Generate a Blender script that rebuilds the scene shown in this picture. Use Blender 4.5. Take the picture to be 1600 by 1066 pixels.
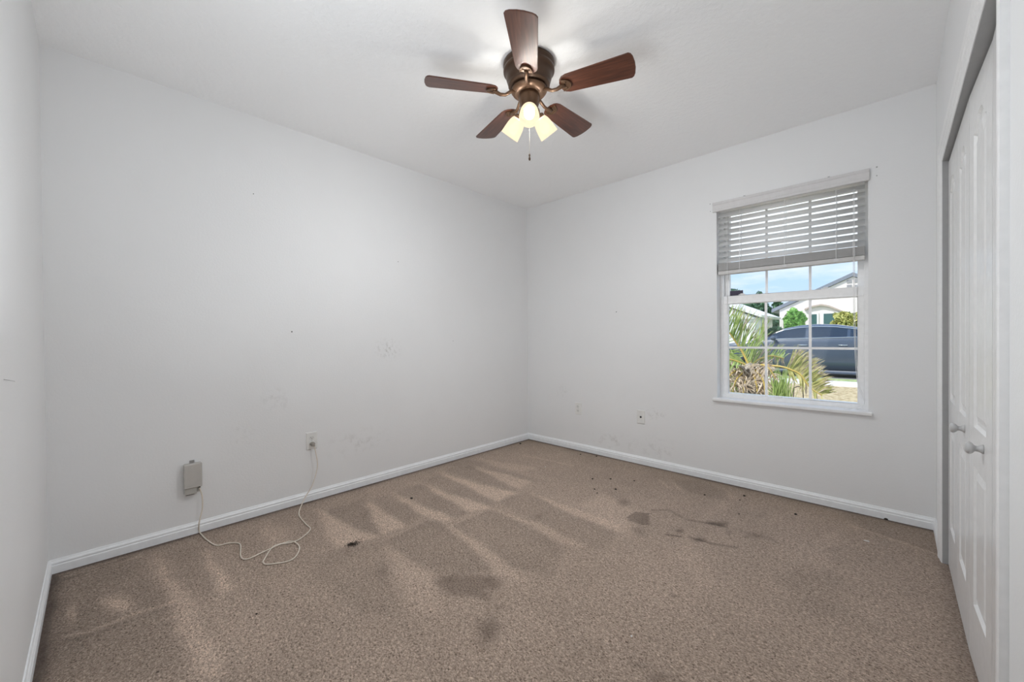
import bpy, bmesh, math, random
import numpy as np
from mathutils import Vector, Matrix
random.seed(7); np.random.seed(7)
PI = math.pi
for o in list(bpy.data.objects): bpy.data.objects.remove(o)
S = bpy.context.scene
COL = S.collection

# ------------------------------------------------------------------ camera
FPX = 624.84
YAW, PIT, ROL = .7644, -.0078, -.0082
CAM = Vector((2.8223, -3.1863, 1.0754))
LA, LB, H = 3.3476, 2.9839, 2.44
_f = Vector((-math.sin(YAW)*math.cos(PIT), math.cos(YAW)*math.cos(PIT), math.sin(PIT)))
_r = Vector((math.cos(YAW), math.sin(YAW), 0)); _u = _r.cross(_f)
CF = _f; CR = _r*math.cos(ROL)+_u*math.sin(ROL); CU = -_r*math.sin(ROL)+_u*math.cos(ROL)
cd = bpy.data.cameras.new('camera'); cam = bpy.data.objects.new('camera', cd); COL.objects.link(cam)
cd.sensor_width = 36; cd.sensor_fit = 'HORIZONTAL'; cd.lens = FPX*36/1600
cd.clip_start = .02; cd.clip_end = 300
m = Matrix((CR, CU, -CF)).transposed().to_4x4(); m.translation = CAM; cam.matrix_world = m
S.camera = cam
def at(px, py, ax, v):
    """point of the room plane (axis ax = v) that the photograph shows at a pixel"""
    d = CF + CR*((px-800)/FPX) - CU*((py-533)/FPX)
    return CAM + d*((v-CAM[ax])/d[ax])

# ------------------------------------------------------------------ view, sky, sun
vs = S.view_settings
vs.view_transform = 'Standard'; vs.look = 'None'; vs.gamma = 1; vs.use_curve_mapping = False
vs.exposure = 0.03
LAMP_W = 27
SUN_E = 3.9
SKY_E = 1.45
W = bpy.data.worlds.new('sky'); S.world = W; W.use_nodes = True
nt = W.node_tree; nt.nodes.clear()
def N(nt, t, **k):
    n = nt.nodes.new(t)
    for a, b in k.items():
        if hasattr(n, a) and not a[0].isupper(): setattr(n, a, b)
        else: n.inputs[a].default_value = b
    return n
def ramp(nt, fac, stops, interp='LINEAR'):
    n = nt.nodes.new('ShaderNodeValToRGB'); cr = n.color_ramp; cr.interpolation = interp
    while len(cr.elements) < len(stops): cr.elements.new(.5)
    for e, (p, c) in zip(cr.elements, stops):
        e.position = p; e.color = (*c, 1) if len(c) == 3 else c
    if fac is not None: nt.links.new(fac, n.inputs[0])
    return n
tc = nt.nodes.new('ShaderNodeTexCoord'); sx = nt.nodes.new('ShaderNodeSeparateXYZ')
nt.links.new(tc.outputs['Generated'], sx.inputs[0])
g = ramp(nt, sx.outputs[2], [(0.0, (.52, .61, .70)), (.06, (.46, .60, .76)), (.14, (.40, .58, .82)), (.175, (.86, .90, .94)), (.36, (.90, .93, .96)), (.6, (.22, .42, .80))])
mp = nt.nodes.new('ShaderNodeMapping'); mp.inputs['Scale'].default_value = (3, 3, 14)
nt.links.new(tc.outputs['Generated'], mp.inputs[0])
no = N(nt, 'ShaderNodeTexNoise', Scale=2.2, Detail=6.0, Roughness=.6); nt.links.new(mp.outputs[0], no.inputs['Vector'])
cl = ramp(nt, no.outputs[0], [(.42, (0, 0, 0)), (.72, (.8, .8, .8))])
mx = nt.nodes.new('ShaderNodeMixRGB'); mx.inputs[2].default_value = (.70, .74, .78, 1)
nt.links.new(cl.outputs[0], mx.inputs[0]); nt.links.new(g.outputs[0], mx.inputs[1])
bg = nt.nodes.new('ShaderNodeBackground'); bg.inputs[1].default_value = SKY_E
nt.links.new(mx.outputs[0], bg.inputs[0])
wo = nt.nodes.new('ShaderNodeOutputWorld'); nt.links.new(bg.outputs[0], wo.inputs[0])

sd = bpy.data.lights.new('sun', 'SUN'); sd.energy = SUN_E; sd.angle = math.radians(.6); sd.color = (1, .95, .87)
sun = bpy.data.objects.new('sun', sd); COL.objects.link(sun)
sun.rotation_euler = Vector((-.45, -.60, .95)).to_track_quat('Z', 'Y').to_euler()

# soft fill light added behind the camera, in an invented doorway
dl = bpy.data.lights.new('added_fill_light', 'AREA'); dl.shape = 'RECTANGLE'; dl.size = .80; dl.size_y = 1.9
dl.energy = 18; dl.color = (.90, .955, 1)
dlo = bpy.data.objects.new('added_fill_light', dl); COL.objects.link(dlo); dlo.location = (1.80, -LA-.06, 1.10)
dlo.rotation_euler = Vector((0, -1, -1.9)).to_track_quat('Z', 'Y').to_euler()
S.cycles.max_bounces = 14; S.cycles.diffuse_bounces = 9; S.cycles.transparent_max_bounces = 16

# ------------------------------------------------------------------ helpers
MATS = {}
def mat(name, col=(.8, .8, .8), rough=.5, metal=0, spec=.5, build=None, coat=0):
    if name in MATS: return MATS[name]
    M = bpy.data.materials.new(name); M.use_nodes = True; MATS[name] = M
    t = M.node_tree; b = t.nodes['Principled BSDF']
    b.inputs['Base Color'].default_value = (*col, 1); b.inputs['Roughness'].default_value = rough
    b.inputs['Metallic'].default_value = metal; b.inputs['Specular IOR Level'].default_value = spec
    b.inputs['Coat Weight'].default_value = coat
    # every surface carries a little procedural unevenness
    tcn = t.nodes.new('ShaderNodeTexCoord')
    if build: build(t, b, tcn)
    else:
        n = N(t, 'ShaderNodeTexNoise', Scale=35.0, Detail=3.0); t.links.new(tcn.outputs['Object'], n.inputs['Vector'])
        r = ramp(t, n.outputs[0], [(.3, tuple(c*.96 for c in col)), (.7, tuple(min(1, c*1.02) for c in col))])
        t.links.new(r.outputs[0], b.inputs['Base Color'])
    return M
def bump(t, b, h, strength, dist):
    n = t.nodes.new('ShaderNodeBump'); n.inputs['Strength'].default_value = strength; n.inputs['Distance'].default_value = dist
    t.links.new(h, n.inputs['Height']); t.links.new(n.outputs[0], b.inputs['Normal']); return n
def mixc(t, fac, a, b2):
    n = t.nodes.new('ShaderNodeMixRGB')
    for k, v in ((0, fac), (1, a), (2, b2)):
        if hasattr(v, 'is_linked') or hasattr(v, 'links'): t.links.new(v, n.inputs[k])
        elif isinstance(v, tuple): n.inputs[k].default_value = (*v, 1)
        else: n.inputs[k].default_value = v
    return n.outputs[0]
def mth(t, op, a, b2=0.0, clamp=False):
    n = t.nodes.new('ShaderNodeMath'); n.operation = op; n.use_clamp = clamp
    for k, v in ((0, a), (1, b2)):
        if hasattr(v, 'links'): t.links.new(v, n.inputs[k])
        else: n.inputs[k].default_value = v
    return n.outputs[0]

class MB:
    def __init__(s): s.v = []; s.f = []; s.sm = []
    def add(s, vs, fs, smooth=False):
        b = len(s.v); s.v += [Vector(p) for p in vs]
        s.f += [tuple(b+i for i in f) for f in fs]; s.sm += [smooth]*len(fs); return s
    def box(s, a, b, M=None):
        x0, y0, z0 = a; x1, y1, z1 = b
        p = [(x0,y0,z0),(x1,y0,z0),(x1,y1,z0),(x0,y1,z0),(x0,y0,z1),(x1,y0,z1),(x1,y1,z1),(x0,y1,z1)]
        if M: p = [M @ Vector(q) for q in p]
        return s.add(p, [(0,3,2,1),(4,5,6,7),(0,1,5,4),(1,2,6,5),(2,3,7,6),(3,0,4,7)])
    def prism(s, poly, y0, y1, M=None):
        """poly of (x,z) extruded along y"""
        n = len(poly); p = [(x, y0, z) for x, z in poly]+[(x, y1, z) for x, z in poly]
        if M: p = [M @ Vector(q) for q in p]
        return s.add(p, [tuple(range(n)), tuple(range(2*n-1, n-1, -1))]+[(i, i+n, (i+1) % n+n, (i+1) % n) for i in range(n)])
    def tube(s, pts, r, n=8, close=False):
        pts = [Vector(p) for p in pts]; m_ = len(pts); up = None
        rs = r if isinstance(r, (list, tuple)) else [r]*m_
        vs_ = []
        for i, p in enumerate(pts):
            d = (pts[min(i+1, m_-1)]-pts[max(i-1, 0)]).normalized()
            if up is None: up = Vector((0, 0, 1)) if abs(d.z) < .9 else Vector((1, 0, 0))
            a = (up - d*up.dot(d)).normalized(); c = d.cross(a); up = a
            vs_ += [p+(a*math.cos(2*PI*k/n)+c*math.sin(2*PI*k/n))*rs[i] for k in range(n)]
        fs = [(i*n+k, i*n+(k+1) % n, (i+1)*n+(k+1) % n, (i+1)*n+k) for i in range(m_-1) for k in range(n)]
        s.add(vs_, fs, True)
        return s.add([], []).caps(len(s.v)-m_*n, n, m_)
    def caps(s, b, n, m_):
        s.f += [tuple(b+k for k in range(n-1, -1, -1)), tuple(b+(m_-1)*n+k for k in range(n))]; s.sm += [False, False]; return s
    def lathe(s, prof, n=32, M=None, smooth=True):
        """prof of (r,z) about the z axis"""
        vs_ = []
        for r, z in prof:
            for k in range(n):
                q = Vector((r*math.cos(2*PI*k/n), r*math.sin(2*PI*k/n), z)); vs_.append(M @ q if M else q)
        fs = [(i*n+k, i*n+(k+1) % n, (i+1)*n+(k+1) % n, (i+1)*n+k) for i in range(len(prof)-1) for k in range(n)]
        return s.add(vs_, fs, smooth)
    def grid(s, rows, smooth=True):
        h, w = len(rows), len(rows[0]); vs_ = [p for r in rows for p in r]
        return s.add(vs_, [(i*w+j, i*w+j+1, (i+1)*w+j+1, (i+1)*w+j) for i in range(h-1) for j in range(w-1)], smooth)
    def build(s, name, material, parent=None, bevel=0, loc=None, world=True, solid=0, auto=None):
        """world=True: coordinates are the room's; they are made local to the parent or to loc"""
        off = Vector((0, 0, 0))
        if world:
            if parent is not None:
                q = parent
                while q is not None: off = off+Vector(q.location); q = q.parent
            if loc is not None: off = Vector(loc)
        me = bpy.data.meshes.new(name); me.from_pydata([tuple(p-off) for p in s.v], [], s.f)
        me.polygons.foreach_set('use_smooth', s.sm); me.update()
        bm = bmesh.new(); bm.from_mesh(me); bmesh.ops.remove_doubles(bm, verts=bm.verts, dist=1e-6)
        bmesh.ops.recalc_face_normals(bm, faces=bm.faces); bm.to_mesh(me); bm.free()
        o = bpy.data.objects.new(name, me); COL.objects.link(o)
        if material: me.materials.append(material)
        if parent is not None: o.parent = parent
        elif loc is not None: o.location = loc
        if solid:
            md = o.modifiers.new('solid', 'SOLIDIFY'); md.thickness = solid; md.offset = 0
        if bevel:
            md = o.modifiers.new('bevel', 'BEVEL'); md.width = bevel; md.segments = 2; md.limit_method = 'ANGLE'; md.angle_limit = .7
        return o
def tag(o, label=None, cat=None, group=None, kind=None):
    if label: o['label'] = label
    if cat: o['category'] = cat
    if group: o['group'] = group
    if kind: o['kind'] = kind
    return o
def empty(name, loc, label=None, cat=None, group=None):
    o = bpy.data.objects.new(name, None); o.empty_display_size = .05; COL.objects.link(o); o.location = loc
    return tag(o, label, cat, group)
def struct(o, label, cat='room'):
    return tag(o, label, cat, kind='structure')

# ------------------------------------------------------------------ materials
def wall_build(col, smudges=()):
    def f(t, b, tcn):
        n = N(t, 'ShaderNodeTexNoise', Scale=95.0, Detail=3.0, Roughness=.55); t.links.new(tcn.outputs['Object'], n.inputs['Vector'])
        bump(t, b, n.outputs[0], .14, .004)
        n2 = N(t, 'ShaderNodeTexNoise', Scale=1.7, Detail=5.0, Roughness=.6); t.links.new(tcn.outputs['Object'], n2.inputs['Vector'])
        c = ramp(t, n2.outputs[0], [(.3, tuple(x*.975 for x in col)), (.7, col)]).outputs[0]
        for (p, rad, scl, amt) in smudges:
            vm = t.nodes.new('ShaderNodeVectorMath'); vm.operation = 'SUBTRACT'; vm.inputs[1].default_value = p
            t.links.new(tcn.outputs['Object'], vm.inputs[0])
            v2 = t.nodes.new('ShaderNodeVectorMath'); v2.operation = 'DIVIDE'; v2.inputs[1].default_value = rad
            t.links.new(vm.outputs[0], v2.inputs[0])
            v3 = t.nodes.new('ShaderNodeVectorMath'); v3.operation = 'LENGTH'; t.links.new(v2.outputs[0], v3.inputs[0])
            m1 = mth(t, 'SUBTRACT', 1.0, v3.outputs['Value'], True)
            n3 = N(t, 'ShaderNodeTexNoise', Scale=scl, Detail=5.0, Roughness=.7); t.links.new(tcn.outputs['Object'], n3.inputs['Vector'])
            r3 = ramp(t, n3.outputs[0], [(.5, (0, 0, 0)), (.68, (1, 1, 1))]).outputs[0]
            fac = mth(t, 'MULTIPLY', mth(t, 'MULTIPLY', m1, r3), amt, True)
            c = mixc(t, fac, c, (.30, .28, .25))
        t.links.new(c, b.inputs['Base Color'])
    return f
WC = (.83, .835, .84)
def P3(p): return (p[0], p[1], p[2])
M_far = mat('wall_paint_window_side', WC, .55, build=wall_build(WC, [
    (P3(at(960, 690, 1, 0)), (.30, .5, .10), 14, .34), (P3(at(1025, 700, 1, 0)), (.22, .5, .12), 18, .30),
    (P3(at(1024, 648, 1, 0)), (.10, .5, .06), 24, .5), (P3(at(880, 610, 1, 0)), (.10, .5, .08), 30, .3),
    (P3(at(1160, 760, 1, 0)), (.5, .5, .10), 16, .3)]), spec=.3)
M_left = mat('wall_paint_long_side', WC, .55, build=wall_build(WC, [
    (P3(at(606, 546, 0, 0)), (.5, .14, .10), 45, .6), (P3(at(432, 625, 0, 0)), (.5, .12, .10), 22, .28),
    (P3(at(378, 680, 0, 0)), (.5, .08, .10), 26, .22), (P3(at(560, 690, 0, 0)), (.5, .3, .12), 20, .25)]), spec=.3)
M_wall = mat('wall_paint', WC, .55, build=wall_build(WC), spec=.3)
def ceil_build(t, b, tcn):
    n = N(t, 'ShaderNodeTexNoise', Scale=38.0, Detail=4.0, Roughness=.6); t.links.new(tcn.outputs['Object'], n.inputs['Vector'])
    r = ramp(t, n.outputs[0], [(.42, (0, 0, 0)), (.6, (1, 1, 1))])
    bump(t, b, r.outputs[0], .25, .004)
M_ceil = mat('ceiling_paint', (.94, .945, .95), .8, build=ceil_build, spec=.2)
M_trim = mat('trim_paint', (.86, .86, .86), .32)
M_base = mat('baseboard_paint', (.91, .93, .95), .38)
M_door = mat('door_paint', (.80, .80, .80), .26)
M_vinyl = mat('window_vinyl', (.93, .93, .93), .35)
M_blind = mat('blind_vinyl', (.84, .84, .84), .4)
def vinyl_mat():
    M = bpy.data.materials.new('slat_vinyl'); M.use_nodes = True; t = M.node_tree; b = t.nodes['Principled BSDF']
    b.inputs['Roughness'].default_value = .4
    tcn = t.nodes.new('ShaderNodeTexCoord'); n = N(t, 'ShaderNodeTexNoise', Scale=30.0); t.links.new(tcn.outputs['Object'], n.inputs['Vector'])
    r = ramp(t, n.outputs[0], [(.3, (.84,)*3), (.7, (.88,)*3)]); t.links.new(r.outputs[0], b.inputs['Base Color'])
    tl = t.nodes.new('ShaderNodeBsdfTranslucent'); tl.inputs[0].default_value = (.92, .92, .92, 1)
    mxn = t.nodes.new('ShaderNodeMixShader'); mxn.inputs[0].default_value = .35
    t.links.new(b.outputs[0], mxn.inputs[1]); t.links.new(tl.outputs[0], mxn.inputs[2])
    t.links.new(mxn.outputs[0], t.nodes['Material Output'].inputs[0]); return M
M_slat = vinyl_mat()
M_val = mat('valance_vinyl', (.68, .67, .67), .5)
M_plate = mat('plate_plastic', (.80, .80, .78), .35)
M_boxp = mat('grey_plastic', (.52, .50, .47), .45)
M_boxd = mat('dull_grey_plastic', (.46, .45, .42), .5)
M_dark = mat('dark_slot', (.02, .02, .02), .6)
M_metal = mat('steel', (.45, .45, .45), .35, 1)
M_cordm = mat('cord_vinyl', (.74, .67, .58), .5)
M_bronze = mat('bronze_metal', (.075, .042, .025), .40, .45)
M_bronze2 = mat('bronze_metal_light', (.125, .070, .040), .36, .55)
def wood_build(t, b, tcn):
    mpn = t.nodes.new('ShaderNodeMapping'); mpn.inputs['Scale'].default_value = (3, 45, 20)
    t.links.new(tcn.outputs['Object'], mpn.inputs[0])
    n = N(t, 'ShaderNodeTexNoise', Scale=2.0, Detail=7.0, Roughness=.65); t.links.new(mpn.outputs[0], n.inputs['Vector'])
    r = ramp(t, n.outputs[0], [(.3, (.045, .014, .008)), (.55, (.110, .036, .019)), (.75, (.18, .066, .036))])
    t.links.new(r.outputs[0], b.inputs['Base Color'])
M_wood = mat('blade_wood', (.12, .045, .025), .36, build=wood_build, coat=.3)
M_wood.node_tree.nodes['Principled BSDF'].inputs['Coat Roughness'].default_value = .3
def glass_mat(name, tint=(1, 1, 1), gl=.06):
    M = bpy.data.materials.new(name); M.use_nodes = True; t = M.node_tree; t.nodes.clear()
    tr = t.nodes.new('ShaderNodeBsdfTransparent'); tr.inputs[0].default_value = (*tint, 1)
    gs = t.nodes.new('ShaderNodeBsdfGlossy'); gs.inputs['Roughness'].default_value = .03
    tcn = t.nodes.new('ShaderNodeTexCoord'); n = N(t, 'ShaderNodeTexNoise', Scale=8.0, Detail=2.0)
    t.links.new(tcn.outputs['Object'], n.inputs['Vector'])
    r = ramp(t, n.outputs[0], [(.3, (gl*.8,)*3), (.7, (gl,)*3)])
    mxn = t.nodes.new('ShaderNodeMixShader'); t.links.new(r.outputs[0], mxn.inputs[0])
    t.links.new(tr.outputs[0], mxn.inputs[1]); t.links.new(gs.outputs[0], mxn.inputs[2])
    out = t.nodes.new('ShaderNodeOutputMaterial'); t.links.new(mxn.outputs[0], out.inputs[0]); return M
M_glass = glass_mat('window_glass', (.97, .98, .98), .006)
def shade_mat():
    M = bpy.data.materials.new('frosted_shade'); M.use_nodes = True; t = M.node_tree; t.nodes.clear()
    tr = t.nodes.new('ShaderNodeBsdfTransparent'); tr.inputs[0].default_value = (1, .98, .94, 1)
    em = t.nodes.new('ShaderNodeEmission'); em.inputs[0].default_value = (1, .81, .56, 1)
    tcn = t.nodes.new('ShaderNodeTexCoord'); n = N(t, 'ShaderNodeTexNoise', Scale=30.0, Detail=2.0)
    t.links.new(tcn.outputs['Object'], n.inputs['Vector'])
    r = ramp(t, n.outputs[0], [(.3, (1.18,)*3), (.7, (1.28,)*3)]); t.links.new(r.outputs[0], em.inputs[1])
    mxn = t.nodes.new('ShaderNodeMixShader'); mxn.inputs[0].default_value = .78
    t.links.new(tr.outputs[0], mxn.inputs[1]); t.links.new(em.outputs[0], mxn.inputs[2])
    out = t.nodes.new('ShaderNodeOutputMaterial'); t.links.new(mxn.outputs[0], out.inputs[0]); return M
M_shade = shade_mat()
def emis(name, col, e):
    M = bpy.data.materials.new(name); M.use_nodes = True; t = M.node_tree; b = t.nodes['Principled BSDF']
    b.inputs['Base Color'].default_value = (*col, 1); b.inputs['Emission Color'].default_value = (*col, 1)
    tcn = t.nodes.new('ShaderNodeTexCoord'); n = N(t, 'ShaderNodeTexNoise', Scale=20.0); t.links.new(tcn.outputs['Object'], n.inputs['Vector'])
    r = ramp(t, n.outputs[0], [(.3, (e*.95,)*3), (.7, (e,)*3)]); t.links.new(r.outputs[0], b.inputs['Emission Strength'])
    return M
def bulb_mat():
    M = bpy.data.materials.new('lit_bulb'); M.use_nodes = True; t = M.node_tree; t.nodes.clear()
    tr = t.nodes.new('ShaderNodeBsdfTransparent'); em = t.nodes.new('ShaderNodeEmission'); em.inputs[0].default_value = (1, .90, .68, 1)
    tcn = t.nodes.new('ShaderNodeTexCoord'); n = N(t, 'ShaderNodeTexNoise', Scale=20.0); t.links.new(tcn.outputs['Object'], n.inputs['Vector'])
    r = ramp(t, n.outputs[0], [(.3, (.95,)*3), (.7, (1,)*3)]); t.links.new(r.outputs[0], em.inputs[1])
    a = t.nodes.new('ShaderNodeAddShader'); t.links.new(tr.outputs[0], a.inputs[0]); t.links.new(em.outputs[0], a.inputs[1])
    out = t.nodes.new('ShaderNodeOutputMaterial'); t.links.new(a.outputs[0], out.inputs[0]); return M
M_bulb = bulb_mat()

# ------------------------------------------------------------------ carpet floor
def px2fl(pts): return np.array([[*at(x, y, 2, 0)][:2] for x, y in pts])
gx = np.arange(0, 312)*.01+.0; gy = -np.arange(0, 337)*.01
XX, YY = np.meshgrid(gx, gy, indexing='ij')
def vnoise(sc, seed):
    rs = np.random.RandomState(seed); n = int(4/sc)+4
    G = rs.rand(n, n); u = XX/sc+1; v = -YY/sc+1
    i = u.astype(int); j = v.astype(int); fu = u-i; fv = v-j
    fu = fu*fu*(3-2*fu); fv = fv*fv*(3-2*fv)
    return (G[i, j]*(1-fu)*(1-fv)+G[i+1, j]*fu*(1-fv)+G[i, j+1]*(1-fu)*fv+G[i+1, j+1]*fu*fv)-.5
WX = XX+vnoise(.09, 1)*.022+vnoise(.035, 2)*.014; WY = YY+vnoise(.09, 3)*.022+vnoise(.035, 4)*.014
def inpoly(poly, X=WX, Y=WY):
    n = len(poly); ins = np.zeros(X.shape, bool); j = n-1
    for i in range(n):
        xi, yi = poly[i]; xj, yj = poly[j]
        c = ((yi > Y) != (yj > Y)) & (X < (xj-xi)*(Y-yi)/(yj-yi+1e-12)+xi)
        ins ^= c; j = i
    return ins.astype(float)
def blur(a, k):
    for ax in (0, 1):
        for _ in range(2):
            acc = np.zeros_like(a)
            for s_ in range(-k, k+1):
                acc += np.take(a, np.clip(np.arange(a.shape[ax])+s_, 0, a.shape[ax]-1), axis=ax)
            a = acc/(2*k+1)
    return a
def segd(pts, X=WX, Y=WY):
    d = np.full(X.shape, 9.)
    for (x0, y0), (x1, y1) in zip(pts[:-1], pts[1:]):
        t = ((X-x0)*(x1-x0)+(Y-y0)*(y1-y0))/((x1-x0)**2+(y1-y0)**2+1e-12); t = np.clip(t, 0, 1)
        d = np.minimum(d, np.hypot(X-x0-t*(x1-x0), Y-y0-t*(y1-y0)))
    return d
tone = np.zeros(XX.shape); stain = np.zeros(XX.shape); gold = np.zeros(XX.shape)
LIGHT = [  # vacuum strokes: pile combed the other way
 (1.0, 1, [(494,792),(534,817),(592,839),(570,845),(525,856),(508,830)]),
 (1.0, 1, [(573,783),(625,814),(636,820),(597,836),(584,814)]),
 (1.0, 1, [(612,771),(650,788),(711,811),(694,818),(659,805),(631,786)]),
 (1.0, 1, [(656,755),(700,771),(759,789),(764,794),(734,801),(681,771)]),
 (1.0, 1, [(681,736),(744,756),(808,771),(775,784),(737,764)]),
 (.8, 1, [(737,728),(791,741),(830,753),(809,764),(775,747)]),
 (.5, 1, [(741,714),(790,723),(840,731),(816,738),(775,729)]),
 (.6, 2, [(409,812),(450,846),(419,852),(405,835)]),
 (.5, 2, [(600,849),(625,867),(675,899),(681,917),(690,960),(640,945),(619,911),(609,883)]),
 (.6, 1, [(694,820),(706,821),(775,868),(830,915),(770,893),(730,850)]),
 (.7, 1, [(764,795),(772,795),(837,817),(915,855),(890,855),(825,822)]),
 (.9, 1, [(822,768),(880,789),(930,806),(970,822),(968,833),(905,808)]),
 (.55, 2, [(940,770),(1000,800),(985,840),(960,822),(900,790)]),
 (1.0, 1, [(239,858),(256,884),(274,910),(300,942),(322,988),(356,1062),(318,1062),(290,1004),(272,961),(256,925),(249,889)]),
 (1.25, 1, [(316,856),(347,893),(372,921),(341,928),(326,889)]),
 (.25, 3, [(341,924),(370,921),(420,960),(440,1060),(360,1062),(300,945)]),
 (.4, 2, [(1065,835),(1085,850),(1110,900),(1100,930),(1070,880)]),
 (.35, 2, [(1140,770),(1155,778),(1110,810),(1098,812)]),
 (.35, 2, [(1215,800),(1222,802),(1190,822),(1180,822)]),
 (.3, 2, [(1470,880),(1495,950),(1470,930),(1455,900)]),
 (.35, 2, [(1290,835),(1330,822),(1300,850),(1290,880),(1270,880)]),
]
DARK = [
 (.55, 1, [(600,847),(668,812),(696,821),(735,856),(772,889),(740,897),(690,903),(620,862)]),
 (.4, 1, [(706,821),(764,795),(835,822),(880,860),(860,900),(800,885)]),
 (.3, 1, [(775,784),(822,768),(905,808),(965,834),(940,860),(840,815)]),
 (.4, 1, [(507,800),(566,781),(584,814),(592,836),(535,816)]),
 (.4, 1, [(578,780),(612,771),(659,806),(636,820)]),
 (.4, 1, [(618,770),(656,756),(734,801),(711,810)]),
 (.4, 1, [(664,752),(685,742),(737,765),(775,784),(764,790),(704,770)]),
 (.4, 1, [(690,734),(735,728),(775,748),(808,766),(795,768)]),
 (.3, 1, [(700,728),(735,718),(800,738),(860,752),(835,754),(790,740)]),
 (.45, 2, [(85,903),(215,868),(270,940),(180,968),(85,1000),(75,960)]),
 (.4, 3, [(60,1000),(180,970),(270,945),(300,1066),(40,1066)]),
 (.3, 2, [(262,860),(316,852),(330,900),(340,930),(290,920)]),
 (.35, 2, [(500,860),(598,842),(615,900),(620,960),(560,960),(480,900)]),
 (.45, 1, [(1050,752),(1090,750),(1135,768),(1140,785),(1120,780),(1075,768)]),
 (.4, 2, [(1330,800),(1455,835),(1468,868),(1345,825)]),
 (.3, 2, [(1210,900),(1300,890),(1330,960),(1250,960)]),
]
for a, k, p in LIGHT: tone += a*blur(inpoly(px2fl(p)), k)
for a, k, p in DARK: tone -= a*blur(inpoly(px2fl(p)), k)
def ell(px, py, rx, ry, a, arr, pw=1.5):
    c = at(px, py, 2, 0); e1 = at(px+rx, py, 2, 0)-c; e2 = at(px, py+ry, 2, 0)-c
    d = np.array([[e1.x, e2.x], [e1.y, e2.y]]); inv = np.linalg.inv(d)
    u = inv[0, 0]*(WX-c.x)+inv[0, 1]*(WY-c.y); v = inv[1, 0]*(WX-c.x)+inv[1, 1]*(WY-c.y)
    arr += a*np.clip(1.25-np.hypot(u, v), 0, 1)**pw
ell(186, 944, 34, 20, 1.7, tone); ell(113, 958, 11, 22, 1.2, tone); ell(440, 830, 30, 14, .35, tone)
def line(pts, w, a, arr):
    d = segd(px2fl(pts), XX+vnoise(.05, 9)*.01, YY+vnoise(.05, 10)*.01); arr += a*np.exp(-(d/w)**2)
line([(100,995),(135,988),(198,964),(272,940)], .008, 1.0, tone)
line([(100,1003),(135,996),(198,972),(272,947)], .010, -.5, tone)
line([(97,903),(150,889),(218,870)], .008, .8, tone)
line([(240,975),(275,962)], .008, .5, tone)
line([(1330,822),(1400,845),(1468,868)], .010, .7, tone)
line([(818,712),(850,718),(895,728)], .010, .8, tone)
line([(1030,750),(1045,763)], .012, .6, tone); line([(1048,750),(1062,766)], .012, .5, tone)
line([(668,812),(600,845),(500,862)], .006, .35, tone)
line([(764,795),(708,820)], .006, .4, tone)
# stains
STAINS = [(.85, 1, [(678,905),(700,901),(744,898),(775,898),(787,911),(781,921),(756,921),(765,942),(737,931),(700,927),(681,914)]),
 (.95, 0, [(978,808),(992,801),(1014,803),(1016,820),(1000,820),(983,815)]),
 (.5, 1, [(985,826),(1005,824),(1008,838),(995,838)])]
for a, k, p in STAINS:
    q = inpoly(px2fl(p)); stain += a*(blur(q, k) if k else q)
ell(764, 988, 24, 30, 1.0, stain); ell(595, 894, 14, 9, .6, stain); ell(1060, 932, 9, 3.5, 1.0, stain); ell(780, 948, 8, 6, .6, stain)
ell(1035, 1058, 30, 14, .8, stain); ell(1000, 1040, 22, 8, .6, stain); ell(973, 786, 12, 7, .7, stain, 1); ell(843, 808, 10, 5, .5, stain)
ell(1062, 829, 8, 4, 1.2, stain); ell(1092, 842, 13, 6, .9, stain); ell(1186, 806, 8, 4, .4, stain); ell(1140, 832, 6, 5, .7, stain)
ell(1180, 838, 25, 7, .45, stain); ell(1112, 816, 14, 4, 1.1, stain); ell(1127, 819, 14, 6, 1.3, stain); ell(665, 940, 6, 5, .4, stain)
ell(650, 943, 8, 5, .5, stain); ell(760, 905, 6, 4, .5, stain); ell(870, 845, 40, 20, .2, stain); ell(1300, 860, 14, 7, .35, stain)
line([(1018,797),(1045,797),(1065,808)], .012, .7, stain); line([(1072,812),(1100,817),(1135,824)], .012, .9, stain)
line([(1041,836),(1064,839)], .007, 1.6, stain); line([(1080,840),(1105,848),(1150,856)], .012, .9, stain); line([(545,851),(558,851)], .010, .9, stain)
line([(1160,830),(1210,845)], .02, .4, stain); line([(700,905),(715,898)], .02, .3, stain)
# soil line and yellow-brown tint next to the skirting
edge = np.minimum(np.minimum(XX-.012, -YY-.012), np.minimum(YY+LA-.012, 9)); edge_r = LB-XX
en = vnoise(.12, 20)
stain += 1.7*np.exp(-np.clip(edge-.014-.014*en, 0, 9)/.016)
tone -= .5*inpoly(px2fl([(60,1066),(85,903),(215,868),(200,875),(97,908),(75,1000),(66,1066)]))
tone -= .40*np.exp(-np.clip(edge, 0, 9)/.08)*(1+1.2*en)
stain += .5*np.exp(-np.clip(edge_r-.01, 0, 9)/.02)*(YY > -1.9)
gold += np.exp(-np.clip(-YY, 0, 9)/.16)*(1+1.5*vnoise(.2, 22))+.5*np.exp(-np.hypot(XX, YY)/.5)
tone += .35*vnoise(.35, 11)+.25*vnoise(.12, 12)+.12*vnoise(.05, 14)
nx, ny = XX.shape
co = np.stack([XX, YY, np.zeros_like(XX)], -1).reshape(-1, 3)
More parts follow.
